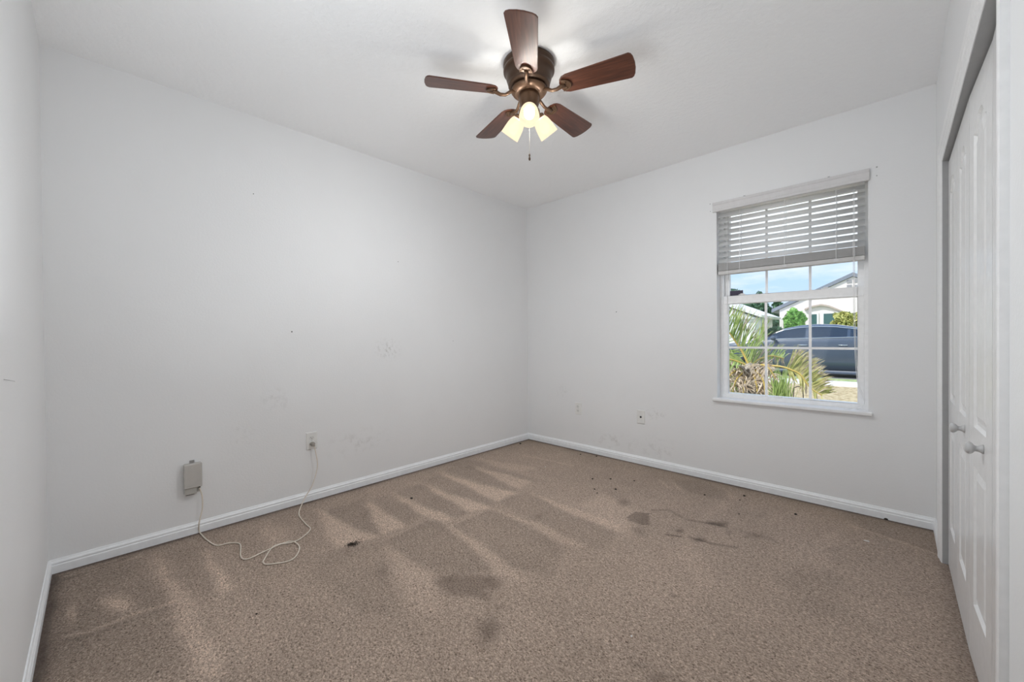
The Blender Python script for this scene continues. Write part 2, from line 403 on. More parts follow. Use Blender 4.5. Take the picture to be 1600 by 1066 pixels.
# extend the outermost rows a little under the skirting and into the closet
idx = np.arange(nx*ny).reshape(nx, ny)
fc = np.stack([idx[:-1, 1:], idx[1:, 1:], idx[1:, :-1], idx[:-1, :-1]], -1).reshape(-1, 4)
me = bpy.data.meshes.new('floor'); me.from_pydata(co.tolist(), [], fc.tolist()); me.update()
for nm, arr in (('tone', tone), ('stain', stain), ('gold', gold)):
    at_ = me.attributes.new(nm, 'FLOAT', 'POINT'); at_.data.foreach_set('value', arr.reshape(-1).astype(np.float32))
def carpet_build(t, b, tcn):
    mpn = t.nodes.new('ShaderNodeMapping'); mpn.inputs['Rotation'].default_value = (0, 0, .5); mpn.inputs['Scale'].default_value = (1, 1.35, 1)
    t.links.new(tcn.outputs['Object'], mpn.inputs[0])
    n1 = N(t, 'ShaderNodeTexNoise', Scale=125.0, Detail=5.0, Roughness=.66, Distortion=.8); t.links.new(mpn.outputs[0], n1.inputs['Vector'])
    n2 = N(t, 'ShaderNodeTexNoise', Scale=48.0, Detail=3.0, Roughness=.6); t.links.new(mpn.outputs[0], n2.inputs['Vector'])
    n3 = N(t, 'ShaderNodeTexNoise', Scale=420.0, Detail=2.0); t.links.new(tcn.outputs['Object'], n3.inputs['Vector'])
    A = {}
    for k in ('tone', 'stain', 'gold'):
        an = t.nodes.new('ShaderNodeAttribute'); an.attribute_name = k; A[k] = an.outputs['Fac']
    yarn = ramp(t, n1.outputs[0], [(.34, (.10, .062, .042)), (.43, (.33, .245, .188)), (.54, (.50, .385, .308)), (.66, (.74, .60, .49))]).outputs[0]
    fl = ramp(t, n2.outputs[0], [(.35, (.86, .85, .84)), (.65, (1.1, 1.1, 1.1))]).outputs[0]
    mu = t.nodes.new('ShaderNodeMixRGB'); mu.blend_type = 'MULTIPLY'; mu.inputs[0].default_value = 1
    t.links.new(yarn, mu.inputs[1]); t.links.new(fl, mu.inputs[2])
    # pile direction
    tn = mth(t, 'ADD', mth(t, 'MULTIPLY', A['tone'], .37), 1.0)
    cb = t.nodes.new('ShaderNodeVectorMath'); cb.operation = 'SCALE'; t.links.new(mu.outputs[0], cb.inputs[0]); t.links.new(tn, cb.inputs['Scale'])
    g2 = mixc(t, mth(t, 'MULTIPLY', A['gold'], .35, True), cb.outputs[0], (.23, .165, .095))
    sn = mth(t, 'MULTIPLY', mth(t, 'MULTIPLY', A['stain'], mth(t, 'ADD', n2.outputs[0], .35)), .62, True)
    c = mixc(t, sn, g2, (.085, .056, .042))
    t.links.new(c, b.inputs['Base Color'])
    h = mth(t, 'ADD', n1.outputs[0], mth(t, 'MULTIPLY', n3.outputs[0], .3))
    bump(t, b, h, .8, .010)
    b.inputs['Sheen Weight'].default_value = .15
M_carpet = mat('carpet', (.3, .25, .2), .95, build=carpet_build, spec=.1)
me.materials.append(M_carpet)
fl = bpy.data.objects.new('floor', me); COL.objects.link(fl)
struct(fl, 'stained taupe carpet with vacuum strokes', 'floor')
MB().box((-.2, -LA-.2, -.12), (3.9, .2, -.004)).build('floor_slab', mat('closet_carpet', (.26, .21, .17), .95), fl)

# ------------------------------------------------------------------ room shell
WT = .20
wx0, wx1, wz0, wz1 = 1.869, 2.706, .618, 2.036
w = MB()
w.box((-.2, 0, -.12), (wx0, WT, 2.6)); w.box((wx1, 0, -.12), (3.9, WT, 2.6))
w.box((wx0, 0, -.12), (wx1, WT, wz0-.004)); w.box((wx0, 0, wz1), (wx1, WT, 2.6))
struct(w.build('wall_far', M_far), 'white painted wall with the window', 'wall')
struct(MB().box((-.2, -LA-.2, -.12), (0, 0, 2.6)).build('wall_left', M_left), 'long white painted wall with the plugged-in cord', 'wall')
wnr = MB(); wnr.box((0, -LA-.2, -.12), (1.37, -LA, 2.6)); wnr.box((2.23, -LA-.2, -.12), (3.9, -LA, 2.6)); wnr.box((1.37, -LA-.2, 2.08), (2.23, -LA, 2.6))  # doorway gap made up to hold the fill light
struct(wnr.build('wall_near', M_wall), 'white painted wall cut by the left edge of the photo', 'wall')
hb = MB(); hb.box((.9, -LA-1.5, -.12), (2.7, -LA-1.4, 2.6)); hb.box((.8, -LA-1.5, -.12), (.9, -LA-.2, 2.6)); hb.box((2.7, -LA-1.5, -.12), (2.8, -LA-.2, 2.6)); hb.box((.8, -LA-1.5, 2.44), (2.8, -LA-.2, 2.6)); hb.box((.8, -LA-1.5, -.12), (2.8, -LA-.2, -.004))  # unseen box added behind the gap to keep the sun out
struct(hb.build('wall_sun_block', M_wall), 'added walls behind the camera that keep the sun out', 'wall')
struct(MB().box((-.2, -LA-.2, H), (3.9, .2, 2.6)).build('ceiling', M_ceil), 'white lightly textured ceiling', 'ceiling')
yf, yn, zt = -.44, -1.862, 1.883
XW = LB+.115
w = MB()
w.box((LB, yf, 0), (XW, 0, H)); w.box((LB, -LA, 0), (XW, yn, H)); w.box((LB, yn, zt), (XW, yf, H))
struct(w.build('wall_right', M_wall), 'white painted wall around the closet doors', 'wall')
MBc = MB().box((3.7, -LA, 0), (3.9, 0, H)); struct(MBc.build('wall_closet', M_wall), 'back wall inside the closet', 'wall')

def baseboard(name, p0, p1, nrm, label):
    prof = [(0, 0), (.012, 0), (.012, .036), (.0095, .039), (.0095, .045), (.0115, .047), (.009, .053), (.0065, .056), (.004, .0635), (0, .0635)]
    p0, p1, nrm = Vector(p0), Vector(p1), Vector(nrm)
    vs_ = [p0+nrm*d+Vector((0, 0, z)) for d, z in prof]+[p1+nrm*d+Vector((0, 0, z)) for d, z in prof]
    n = len(prof); b = MB().add(vs_, [(i, (i+1) % n, (i+1) % n+n, i+n) for i in range(n)]+[tuple(range(n)), tuple(range(2*n-1, n-1, -1))])
    return struct(b.build(name, M_base), label, 'baseboard')
baseboard('baseboard_left', (0, -LA, 0), (0, 0, 0), (1, 0, 0), 'white grooved baseboard along the long wall')
baseboard('baseboard_far', (0, 0, 0), (LB, 0, 0), (0, -1, 0), 'white grooved baseboard under the window')
baseboard('baseboard_near', (0, -LA, 0), (1.35, -LA, 0), (0, 1, 0), 'white grooved baseboard at the left photo edge')
baseboard('baseboard_right', (LB, -.352, 0), (LB, 0, 0), (-1, 0, 0), 'short white baseboard between closet trim and corner')
# closet casing, mitred round the opening
prof = [(0, 0), (0, .005), (.006, .0075), (.020, .0080), (.024, .0100), (.044, .0105), (.050, .0135), (.076, .0150), (.083, .0130), (.083, 0)]
vs_ = []
for wo_, d in prof:
    vs_ += [(LB-d, yf+wo_, 0), (LB-d, yf+wo_, zt+wo_), (LB-d, yn-wo_, zt+wo_), (LB-d, yn-wo_, 0)]
n = len(prof); fs = []
for i in range(n-1):
    for k in range(3): fs.append((i*4+k, i*4+k+1, (i+1)*4+k+1, (i+1)*4+k))
fs += [tuple(i*4 for i in range(n)), tuple(i*4+3 for i in range(n))]
struct(MB().add(vs_, fs).build('trim_1', M_trim), 'white moulded casing around the closet opening', 'trim')
# jamb lining and track, the dark grey is shade put into the colour
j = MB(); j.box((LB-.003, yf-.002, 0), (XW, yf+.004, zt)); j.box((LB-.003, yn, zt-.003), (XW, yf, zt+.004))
struct(j.build('trim_2', mat('jamb_painted_shade', (.36, .36, .36), .5)), 'closet jamb and door track with shade painted in as dark grey', 'trim')

# ------------------------------------------------------------------ bifold closet doors
LWD = (yf-yn-.012)/4
def leaf(name, ya, xa, yb, xb, label, knob_t=None):
    """one moulded leaf from (ya,xa) to (yb,xb); local u along the width, d = depth towards the room"""
    z0, z1 = .006, zt-.014
    A = Vector((xa, ya, 0)); B = Vector((xb, yb, 0)); U = (B-A); wd = U.length; U.normalize(); D = Vector((-U.y, U.x, 0))
    if D.x > 0: D = -D
    K = 12; mg = .078; u0, u1 = mg, wd-mg
    def P(u, v, d): return A+U*u+D*d+Vector((0, 0, v))
    def top_arch(s): return 1.712+.048*(.5-.5*math.cos(PI*min(1, max(0, (1-abs(2*s-1)*1.12)*1.35))))
    panels = [(lambda s: .200, lambda s: .655), (lambda s: .778, top_arch)]
    b = MB(); ss = [i/K for i in range(K+1)]
    b.add([P(0, z0, 0), P(u0, z0, 0), P(u0, z1, 0), P(0, z1, 0)], [(0, 1, 2, 3)])
    b.add([P(u1, z0, 0), P(wd, z0, 0), P(wd, z1, 0), P(u1, z1, 0)], [(0, 1, 2, 3)])
    bands = [(lambda s: z0, panels[0][0]), (panels[0][1], panels[1][0]), (panels[1][1], lambda s: z1)]
    for lo, hi in bands:
        b.grid([[P(u0+(u1-u0)*s, lo(s), 0) for s in ss], [P(u0+(u1-u0)*s, hi(s), 0) for s in ss]], False)
    for lo, hi in panels:
        rings = []
        for ins, d in ((0, 0), (.008, -.0075), (.020, -.0075), (.040, -.0015), (.046, -.0015)):
            uu0, uu1 = u0+ins, u1-ins
            bot = [P(uu0+(uu1-uu0)*s, lo(s)+ins, d) for s in ss]; tp = [P(uu0+(uu1-uu0)*s, hi(s)-ins, d) for s in ss]
            rings.append(bot+tp[::-1])
        m_ = len(rings[0])
        for r0, r1 in zip(rings[:-1], rings[1:]):
            b.add(r0+r1, [(i, (i+1) % m_, (i+1) % m_+m_, i+m_) for i in range(m_)])
        last = rings[-1]; b.grid([last[:K+1], last[K+1:][::-1]], False)
    T = -.030
    b.add([P(0, z0, 0), P(wd, z0, 0), P(wd, z1, 0), P(0, z1, 0), P(0, z0, T), P(wd, z0, T), P(wd, z1, T), P(0, z1, T)],
          [(4, 7, 6, 5), (0, 4, 5, 1), (1, 5, 6, 2), (2, 6, 7, 3), (3, 7, 4, 0)])
    o = b.build(name, M_door); struct(o, label, 'closet door')
    if knob_t:
        ku, kz = knob_t
        c = P(ku, kz, 0); q = D.to_track_quat('Z', 'Y').to_matrix().to_4x4(); q.translation = c
        pr = [(0, 0), (.0135, 0), (.0135, .003), (.0105, .006), (.0085, .012), (.009, .018), (.014, .021), (.0175, .026), (.0175, .031), (.014, .0355), (.006, .037), (0, .037)]
        MB().lathe(pr, 28, q).build('knob', mat('knob_ceramic_shaded', (.50, .50, .50), .3), o, world=False)  # white knob greyed, shade on its face put into the colour
    return o
g_ = .003; y0 = yf-.004
xs = [3.000, 3.0005, 3.0015, 3.012, 3.000]
ys = [y0-LWD*i for i in range(5)]
leaf('door_1', ys[0], xs[0], ys[1]+g_/2, xs[1], 'closet door leaf against the far jamb')
leaf('door_2', ys[1]-g_/2, xs[1], ys[2]+g_, xs[2], 'closet door leaf with the farther white knob', (.24, .737))
leaf('door_3', ys[2]-g_, xs[2], ys[3]+g_/2, xs[3], 'closet door leaf with the nearer white knob', (.235, .737))
leaf('door_4', ys[3]-g_/2, xs[3], ys[4], xs[4], 'closet door leaf nearest the camera')

# ------------------------------------------------------------------ window
FY = .078
wf = MB()
def frame(b, x0, x1, z0, z1, y0, y1, t, tb=None, tt=None):
    tb = t if tb is None else tb; tt = t if tt is None else tt
    b.box((x0, y0, z0), (x0+t, y1, z1)); b.box((x1-t, y0, z0), (x1, y1, z1))
    b.box((x0+t, y0, z0), (x1-t, y1, z0+tb)); b.box((x0+t, y0, z1-tt), (x1-t, y1, z1))
frame(wf, wx0, wx1, wz0, wz1, FY, FY+.09, .022, .030, .022)
win = wf.build('window_1', M_vinyl, bevel=.0015, loc=(wx0, FY, wz0)); struct(win, 'white single-hung window with grid bars above a sill', 'window')
gl = at(1138.5, 500, 1, FY+.02).x; gr = at(1340, 500, 1, FY+.02).x
zb = at(1139, 614, 1, FY+.02).z; zm0 = at(1139, 476, 1, FY+.02).z; zm1 = at(1139, 463, 1, FY+.02).z
ls = MB(); frame(ls, wx0+.0225, wx1-.0225, wz0+.0305, zm1, FY+.004, FY+.034, gl-wx0-.022, zb-wz0-.030, zm1-zm0)
ls.box((wx0+.024, FY-.002, zm0+.004), (wx1-.024, FY+.004, zm0+.012))
lsash = ls.build('lower_sash', M_vinyl, win, bevel=.002)
MB().box((gl-.004, FY+.018, zb-.004), (gr+.004, FY+.021, zm0+.004)).build('glass', M_glass, lsash)
mu = MB()
zmid = at(1139, 543, 1, FY+.02).z
for px in (1197, 1266):
    x = at(px, 540, 1, FY+.014).x; mu.box((x-.0075, FY+.010, zb), (x+.0075, FY+.018, zm0))
mu.box((gl, FY+.0105, zmid-.0075), (gr, FY+.0175, zmid+.0075))
mu.build('grid_bars', M_vinyl, lsash)
us = MB(); frame(us, wx0+.0225, wx1-.0225, zm1-.030, wz1-.0225, FY+.040, FY+.070, gl-wx0-.020, .030, .035)
usash = us.build('upper_sash', M_vinyl, win, bevel=.002)
MB().box((gl-.004, FY+.054, zm1-.006), (gr+.004, FY+.057, wz1-.05)).build('glass', M_glass, usash)
mu = MB()
for px in (1198, 1266):
    x = at(px, 440, 1, FY+.05).x; mu.box((x-.0075, FY+.046, zm1-.004), (x+.0075, FY+.054, wz1-.05))
mu.box((gl, FY+.0465, 1.68), (gr, FY+.0535, 1.695)); mu.build('grid_bars', M_vinyl, usash)
lt = MB()
for px in (1160, 1290):
    x = at(px, 460, 1, FY+.02).x; lt.box((x-.022, FY+.006, zm1), (x+.022, FY+.030, zm1+.007)); lt.box((x-.010, FY+.002, zm1+.007), (x+.014, FY+.022, zm1+.013))
lt.build('sash_lock', M_vinyl, lsash, bevel=.002)
x = at(1216, 632, 1, FY).x; MB().box((x-.020, FY-.008, wz0+.030), (x+.020, FY+.006, wz0+.040)).build('lift_clip', M_vinyl, win, bevel=.002)
# sill
sb = MB(); r_ = .010
prof = [(-.026, .596), (-.0285, .600), (-.0285, .612), (-.026, .617), (-.020, .619), (.078, .619), (.078, .5975), (-.020, .5945)]
sx0, sx1 = 1.843, 2.724
n = len(prof)
pts = []
for x_, k in ((sx0, 0), (sx1, 0)): pts += [(x_, y, z) for y, z in prof]
sb.add(pts, [tuple(range(n)), tuple(range(2*n-1, n-1, -1))]+[(i, (i+1) % n, (i+1) % n+n, i+n) for i in range(n)])
# ends only project past the opening in front of the wall
for v in sb.v:
    if v.y > 0: v.x = min(max(v.x, wx0+.0005), wx1-.0005)
sb.v = sb.v
sill = sb.build('window_sill', M_trim, win, bevel=.003)
# small dark sticker low on the upper pane
a = at(1141, 455, 1, FY+.052); c = at(1161, 465, 1, FY+.052)
st = MB().box((a.x, FY+.0515, c.z), (c.x, FY+.0535, a.z)).build('glass_sticker', mat('purple_label', (.035, .025, .060), .5), loc=(a.x, FY+.053, c.z))
tag(st, 'small dark purple sticker low on the upper window pane', 'sticker')
MB().box((a.x+.02, FY+.0508, c.z+.010), (c.x-.015, FY+.0515, c.z+.018)).build('faded_print', mat('purple_print', (.16, .14, .22), .5), st)

# ------------------------------------------------------------------ blind
BY = .036
bl = empty('window_blind', (2.288, BY, 1.52), 'white venetian blind pulled half way up in the window', 'blind')
bx0, bx1 = wx0+.006, wx1-.016
pitch, tilt, sw = .0418, math.radians(47), .050
slz = [1.968-pitch*i for i in range(9)]
sl = MB()
for z in slz:
    rows = []
    for t_ in np.linspace(-1, 1, 7):
        yy = t_*sw/2; cam_ = .0022*(1-t_*t_)
        rows.append([(x, BY+yy*math.cos(tilt)-cam_*math.sin(tilt), z+yy*math.sin(tilt)+cam_*math.cos(tilt)) for x in (bx0, bx1)])
    sl.grid(rows)
o = sl.build('slats', M_slat, bl, solid=.0026)
hr = MB().box((bx0, .008, 1.996), (bx1, .066, wz1-.002)).build('head_rail', M_blind, bl, bevel=.002)
vp = [(0, 0), (-.010, 0), (-.013, .004), (-.013, .016), (-.010, .019), (-.010, .048), (-.014, .054), (-.014, .066), (-.010, .070), (0, .070)]
va = MB(); n = len(vp); vx0, vx1 = 1.846, 2.712; vz = 1.990
va.add([(x, -.004+d, vz+z) for x in (vx0, vx1) for d, z in vp], [tuple(range(n)), tuple(range(2*n-1, n-1, -1))]+[(i, (i+1) % n, (i+1) % n+n, i+n) for i in range(n)])
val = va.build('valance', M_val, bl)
for px, py in ((1163, 305), (1295, 275)):
    p = at(px, py, 1, -.01); MB().box((p.x-.005, -.016, vz+.066), (p.x+.005, -.001, vz+.074)).build('valance_clip', M_metal, bl)
stk = MB()
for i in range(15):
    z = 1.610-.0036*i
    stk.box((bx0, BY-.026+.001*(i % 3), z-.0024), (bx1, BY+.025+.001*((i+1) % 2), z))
stk.build('stacked_slats', mat('shaded_slat_vinyl', (.50, .495, .49), .5), bl)  # same vinyl as the slats, dimmed in colour for shade
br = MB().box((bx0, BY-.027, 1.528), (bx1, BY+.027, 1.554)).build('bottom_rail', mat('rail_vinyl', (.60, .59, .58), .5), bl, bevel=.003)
def pxx(px, z): return at(px, 400, 1, BY).x
for px in (1157, 1227, 1307):
    x = pxx(px, 0)
    lc = MB()
    for yy in (BY-.0285, BY+.0285): lc.box((x-.0012, yy-.0008, 1.55), (x+.0012, yy+.0008, 1.998))
    lc.box((x+.003, BY-.0006, 1.55), (x+.0045, BY+.0006, 1.998))
    lc.build('ladder_cord', M_blind, bl)
    MB().box((x-.012, BY-.0295, 1.530), (x+.012, BY-.0275, 1.552)).build('ladder_clip', mat('clear_clip', (.66, .66, .66), .2), bl, bevel=.001)
# pull cords at the right, tilt cord at the left
zt_ = 1.96
c1 = [(pxx(1334, 0), .006, zt_), (pxx(1334, 0), -.001, 1.5), (pxx(1335, 0), .004, 1.1), (pxx(1336, 0)+.01, .010, .80), (pxx(1338, 0)+.03, .018, .70), (pxx(1342, 0)+.02, .022, .655), (pxx(1328, 0), .020, .6225), (pxx(1318, 0), .016, .6225)]
def spline(pts, k=6):
    P_ = [Vector(p) for p in pts]; P_ = [P_[0]*2-P_[1]]+P_+[P_[-1]*2-P_[-2]]; out = []
    for i in range(1, len(P_)-2):
        a, b, c, d = P_[i-1:i+3]
        for s in range(k):
            t = s/k; out.append(.5*((2*b)+(c-a)*t+(2*a-5*b+4*c-d)*t*t+(3*b-a-3*c+d)*t**3))
    out.append(P_[-2]); return out
MB().tube(spline(c1), .0013, 6).build('pull_cord', M_blind, bl)
c2 = [(p[0]+.006, p[1]-.003, max(p[2], .6225)) for p in c1[:5]]+[(pxx(1344, 0)+.01, .016, .64), (pxx(1336, 0), .010, .6225)]
MB().tube(spline(c2), .0013, 6).build('pull_cord', M_blind, bl)
MB().tube([(pxx(1138, 0), .006, zt_), (pxx(1138.5, 0), .001, 1.6), (pxx(1138.5, 0), .002, 1.26)], .0014, 6).build('tilt_cord', M_blind, bl)
MB().lathe([(0, 0), (.004, .002), (.005, .02), (.002, .026), (0, .026)], 12, Matrix.Translation((pxx(1138.5, 0), .002, 1.236))).build('cord_tassel', M_blind, bl)

# ------------------------------------------------------------------ wall plates
def orient(c, nrm):
    nrm = Vector(nrm); up = Vector((0, 0, 1)); r = up.cross(nrm)
    M = Matrix((r, up, nrm)).transposed().to_4x4(); M.translation = c; return M   # local x right, y up, z out of the wall
def plate(name, c, nrm, label, kind):
    root = empty(name, c, label, 'wall outlet' if kind == 'duplex' else 'wall plate')
    M = orient(Vector(c), nrm)
    w2, h2 = .035, .0575
    MB().add([M @ Vector(p) for p in [(-w2, -h2, .0), (w2, -h2, 0), (w2, h2, 0), (-w2, h2, 0), (-w2, -h2, .003), (w2, -h2, .003), (w2, h2, .003), (-w2, h2, .003),
        (-w2+.004, -h2+.004, .006), (w2-.004, -h2+.004, .006), (w2-.004, h2-.004, .006), (-w2+.004, h2-.004, .006)]],
        [(0, 1, 5, 4), (1, 2, 6, 5), (2, 3, 7, 6), (3, 0, 4, 7), (4, 5, 9, 8), (5, 6, 10, 9), (6, 7, 11, 10), (7, 4, 8, 11), (8, 9, 10, 11), (3, 2, 1, 0)]).build('cover_plate', M_plate, root)
    if kind == 'duplex':
        for s in (1, -1):
            cy = s*.0195
            r = []
            for k in range(24):
                a = 2*PI*k/24; r.append((.0165*math.cos(a), max(-.0125, min(.0125, .0165*math.sin(a)))+cy))
            b = MB(); n = 24
            b.add([M @ Vector((x, y, .006)) for x, y in r]+[M @ Vector((x, y, .0078)) for x, y in r], [tuple(range(n, 2*n))]+[(i, (i+1) % n, (i+1) % n+n, i+n) for i in range(n)])
            rc = b.build('receptacle', mat('receptacle_plastic', (.74, .74, .72), .35), root)
            q = MB(); q.box((-.0075, cy-.001, .0077), (-.0055, cy+.007, .0082), M); q.box((.0055, cy, .0077), (.0072, cy+.006, .0082), M)
            q.lathe([(0, .0082), (.0024, .0082), (.0024, .0076)], 12, M @ Matrix.Translation((0, cy-.006, 0)))
            q.build('slots', M_dark, rc)
        MB().lathe([(0, .0075), (.0025, .0072), (.0030, .006)], 12, M).build('screw', M_metal, root)
    else:
        MB().lathe([(.0085, .006), (.0085, .008), (.0065, .0085), (.0048, .0085), (.0048, .012), (.003, .012), (.003, .008), (0, .008)], 16, M).build('jack', M_dark if kind == 'coax' else M_metal, root)
        for s in (1, -1): MB().lathe([(0, .0075), (.0025, .0072), (.0030, .006)], 12, M @ Matrix.Translation((0, s*.042, 0))).build('screw', M_plate, root)
    return root
def mid(a, b, ax, v): return (at(a[0], a[1], ax, v)+at(b[0], b[1], ax, v))/2
c = mid((478.5, 675), (495, 702), 0, 0); oc = c.copy()
plate('wall_outlet', (0, c.y, c.z), (1, 0, 0), 'white duplex outlet with a grey plug in its lower socket', 'duplex')
c = mid((898.5, 629), (909, 648), 1, 0)
plate('wall_outlet', (c.x, 0, c.z), (0, -1, 0), 'plain white duplex outlet nearer the room corner, nothing plugged in', 'duplex')
c = mid((995.5, 641), (1008, 662.5), 1, 0)
plate('cable_plate', (c.x, 0, c.z), (0, -1, 0), 'white wall plate with one dark round jack, left of the window', 'coax')

# ------------------------------------------------------------------ adapter box and cord
bt = .036
pl_ = at(289, 728, 0, bt); pr_ = at(317, 759, 0, bt); plo = at(292, 771, 0, bt-.006)
by0, by1 = pl_.y-.004, pr_.y-.002
bz1 = at(303, 725.5, 0, bt).z; bz0 = at(303, 762.5, 0, bt).z
bxr = empty('adapter_box', (0, (by0+by1)/2, bz0-.03), 'small grey plastic box hung low on the long wall, left of the outlet', 'adapter')
MB().box((.004, by0, bz0), (bt, by1, bz1)).build('cover', M_boxp, bxr, bevel=.003)
MB().box((.002, by0+.002, bz0-.036), (bt-.007, by1-.024, bz0+.002)).build('terminal_block', M_boxd, bxr, bevel=.003)
MB().box((0, by0+.004, bz0-.034), (.005, by1-.003, bz1+.001)).build('back_plate', M_boxd, bxr, bevel=.001)
MB().box((.006, by0+.008, bz0-.0385), (bt-.010, by1-.034, bz0-.0355)).build('terminal_base', M_dark, bxr)
hk = MB(); hy = by0+.038
hk.box((.000, hy-.011, bz1), (.004, hy+.011, bz1+.016)); hk.tube([(.004, hy, bz1+.009), (.013, hy, bz1+.009)], .0045, 10)
hk.build('mounting_screw', M_metal, bxr, bevel=.001)
MB().box((bt, by0+.010, bz0+.012), (bt+.0006, by0+.030, bz0+.015)).build('printed_mark', M_boxd, bxr)
MB().tube([(bt-.014, by1-.011, bz0+.001), (bt-.014, by1-.011, bz0-.008)], .0045, 10).build('cord_grommet', M_dark, bxr)
# cord
cp = []
q0 = Vector((.006, oc.y, oc.z-.0195))
cp.append(Vector((.034, oc.y+.006, oc.z-.030))); cp.append(Vector((.036, oc.y+.007, oc.z-.048)))
for px, py, xx in ((496, 728, .042), (487.5, 759, .048), (476, 779, .06)): cp.append(at(px, py, 0, xx))
fz = .0045
for px, py in ((467, 803), (477, 818), (485, 827), (472, 840), (456, 848), (429, 853), (413, 874), (412, 880), (420, 882), (451, 877), (464, 867), (467.5, 854), (457, 847.5), (440, 850), (408.6, 864), (386, 874), (376, 869), (375, 850.5), (357, 849), (339, 852.5), (323, 843.5), (312, 832)):
    cp.append(at(px, py, 2, fz))
cp[4+1+12].z += .0045
for px, py, xx in ((311, 818, .030), (316, 795, .028), (316, 777, .025)): cp.append(at(px, py, 0, xx))
cp.append(Vector((bt-.014, by1-.011, bz0-.008)))
pc = empty('power_cord', (cp[8].x, cp[8].y, .004), 'thin beige cord looped on the carpet below the outlet', 'cord')
sp = spline(cp, 7)
for p in sp: p.z = max(p.z, fz*.8)
MB().tube(sp, .0031, 8).build('cable', M_cordm, pc)
pg = MB(); Mp = orient(q0, (1, 0, 0))
pg.lathe([(0, .0015), (.013, .0015), (.0155, .005), (.0155, .016), (.012, .026), (.006, .030), (0, .030)], 20, Mp @ Matrix.Diagonal((1, .85, 1, 1)))
pg.build('plug', mat('plug_vinyl', (.30, .28, .25), .45), pc)
MB().tube([q0+Vector((.022, .003, -.004)), q0+Vector((.028, .006, -.012)), cp[0]+Vector((0, 0, -.006))], [.006, .005, .0035], 10).build('strain_relief', mat('plug_vinyl'), pc)

# ------------------------------------------------------------------ screws, nails and marks on the walls
def nail(p, nrm, r, name, label, cat, grp=None):
    M = orient(Vector(p), nrm)
    o = MB().lathe([(r, -.002), (r, .0012), (r*.6, .0022), (0, .0024)], 12, M).build(name, M_metal if name == 'wall_screw' else M_dark, loc=p)
    return tag(o, label, cat, grp)
for px, py, r, lab in ((1370, 261, .0042, 'dark upper screw in the wall right of the blind'), (1370, 274.5, .0032, 'dull lower screw in the wall right of the blind'),
                       (1109.5, 319, .0034, 'upper screw in the wall left of the blind'), (1110, 330.5, .0030, 'lower faint screw in the wall left of the blind')):
    p = at(px, py, 1, 0); nail((p.x, 0, p.z), (0, -1, 0), r, 'wall_screw', lab, 'screw')
for px, py, r, lab in ((456, 518.5, .004, 'dark nail in the long wall above and left of the outlet'), (396, 303, .0025, 'tiny nail high on the left of the long wall'),
                       (622, 409, .0025, 'tiny nail in the middle of the long wall'), (708, 533, .002, 'tiny nail in the long wall near the far corner')):
    p = at(px, py, 0, 0); nail((0, p.y, p.z), (1, 0, 0), r, 'wall_nail', lab, 'nail')
p = at(963, 487.5, 1, 0); nail((p.x, 0, p.z), (0, -1, 0), .004, 'wall_nail', 'dark nail in the window wall between corner and window', 'nail')
a = at(9, 593, 1, -LA+.004); b_ = at(23, 596, 1, -LA+.010)
o = MB().tube([(a.x, -LA+.001, a.z), (a.x+(b_.x-a.x)*.5, -LA+.006, (a.z+b_.z)/2), (b_.x, -LA+.010, b_.z)], .0007, 8).build('wall_pin', M_metal, loc=(a.x, -LA, a.z))
tag(o, 'thin dark pin slanting out of the wall at the left photo edge', 'pin')

# ------------------------------------------------------------------ litter on the carpet
def crumb(px, py, r, name, m_, label, cat, grp=None, sq=(1, 1, .6)):
    p = at(px, py, 2, 0); bm = bmesh.new(); bmesh.ops.create_icosphere(bm, subdivisions=2, radius=1)
    rr = random.Random(px*7+py)
    for v in bm.verts:
        k = 1+rr.uniform(-.25, .25); v.co = Vector((v.co.x*sq[0], v.co.y*sq[1], v.co.z*sq[2]))*r*k
    me_ = bpy.data.meshes.new(name); bm.to_mesh(me_); bm.free(); me_.materials.append(m_)
    o_ = bpy.data.objects.new(name, me_); COL.objects.link(o_); o_.location = (p.x, p.y, r*sq[2]*.7); o_.rotation_euler = (0, 0, rr.uniform(0, 6))
    return tag(o_, label, cat, grp)
M_crumb = mat('dirt', (.035, .026, .020), .9); M_white = mat('paper', (.75, .73, .70), .8)
for px, py, r in ((926,749,.007),(954,749,.007),(991,752,.006),(929,765,.006),(933,771,.005),(962,765,.007),(1101,774,.006),(1156,782,.005),(1155,804,.005),(1163,775.5,.008),(1243,804.5,.008),(643,779.5,.009),(813,694,.010),(932,713.5,.007),(907,710.5,.006),(401,960,.004)):
    crumb(px, py, r, 'dirt_crumb', M_crumb, 'dark crumb of dirt lying on the carpet', 'crumb', 'dark crumbs on the carpet')
crumb(1384, 812, .010, 'dirt_crumb', M_crumb, 'dark dirt crumb against the baseboard by the closet corner', 'crumb', sq=(1.8, .7, .5))
crumb(1354, 846, .010, 'paper_scrap', M_white, 'tiny white paper scrap on the carpet near the closet', 'scrap', sq=(1.3, .5, .3))
crumb(987, 995, .004, 'paper_scrap', M_white, 'tiny white fleck on the carpet in the front middle of the room', 'scrap')
crumb(852, 730, .005, 'paper_scrap', M_white, 'tiny white fleck on the carpet near the far corner', 'scrap')
# lint tuft
p = at(552, 851, 2, 0); lt = MB(); rr = random.Random(5)
for i in range(60):
    a0 = Vector((p.x+rr.gauss(0, .012), p.y+rr.gauss(0, .016), .003)); d = Vector((rr.uniform(-.016, .016), rr.uniform(-.016, .016), rr.uniform(0, .008)))
    lt.tube([a0, a0+d*.5+Vector((0, 0, .003)), a0+d], .0009, 4)
tag(lt.build('lint_tuft', M_crumb, loc=(p.x, p.y, 0)), 'dark tuft of lint on the carpet right of the looped cord', 'lint')

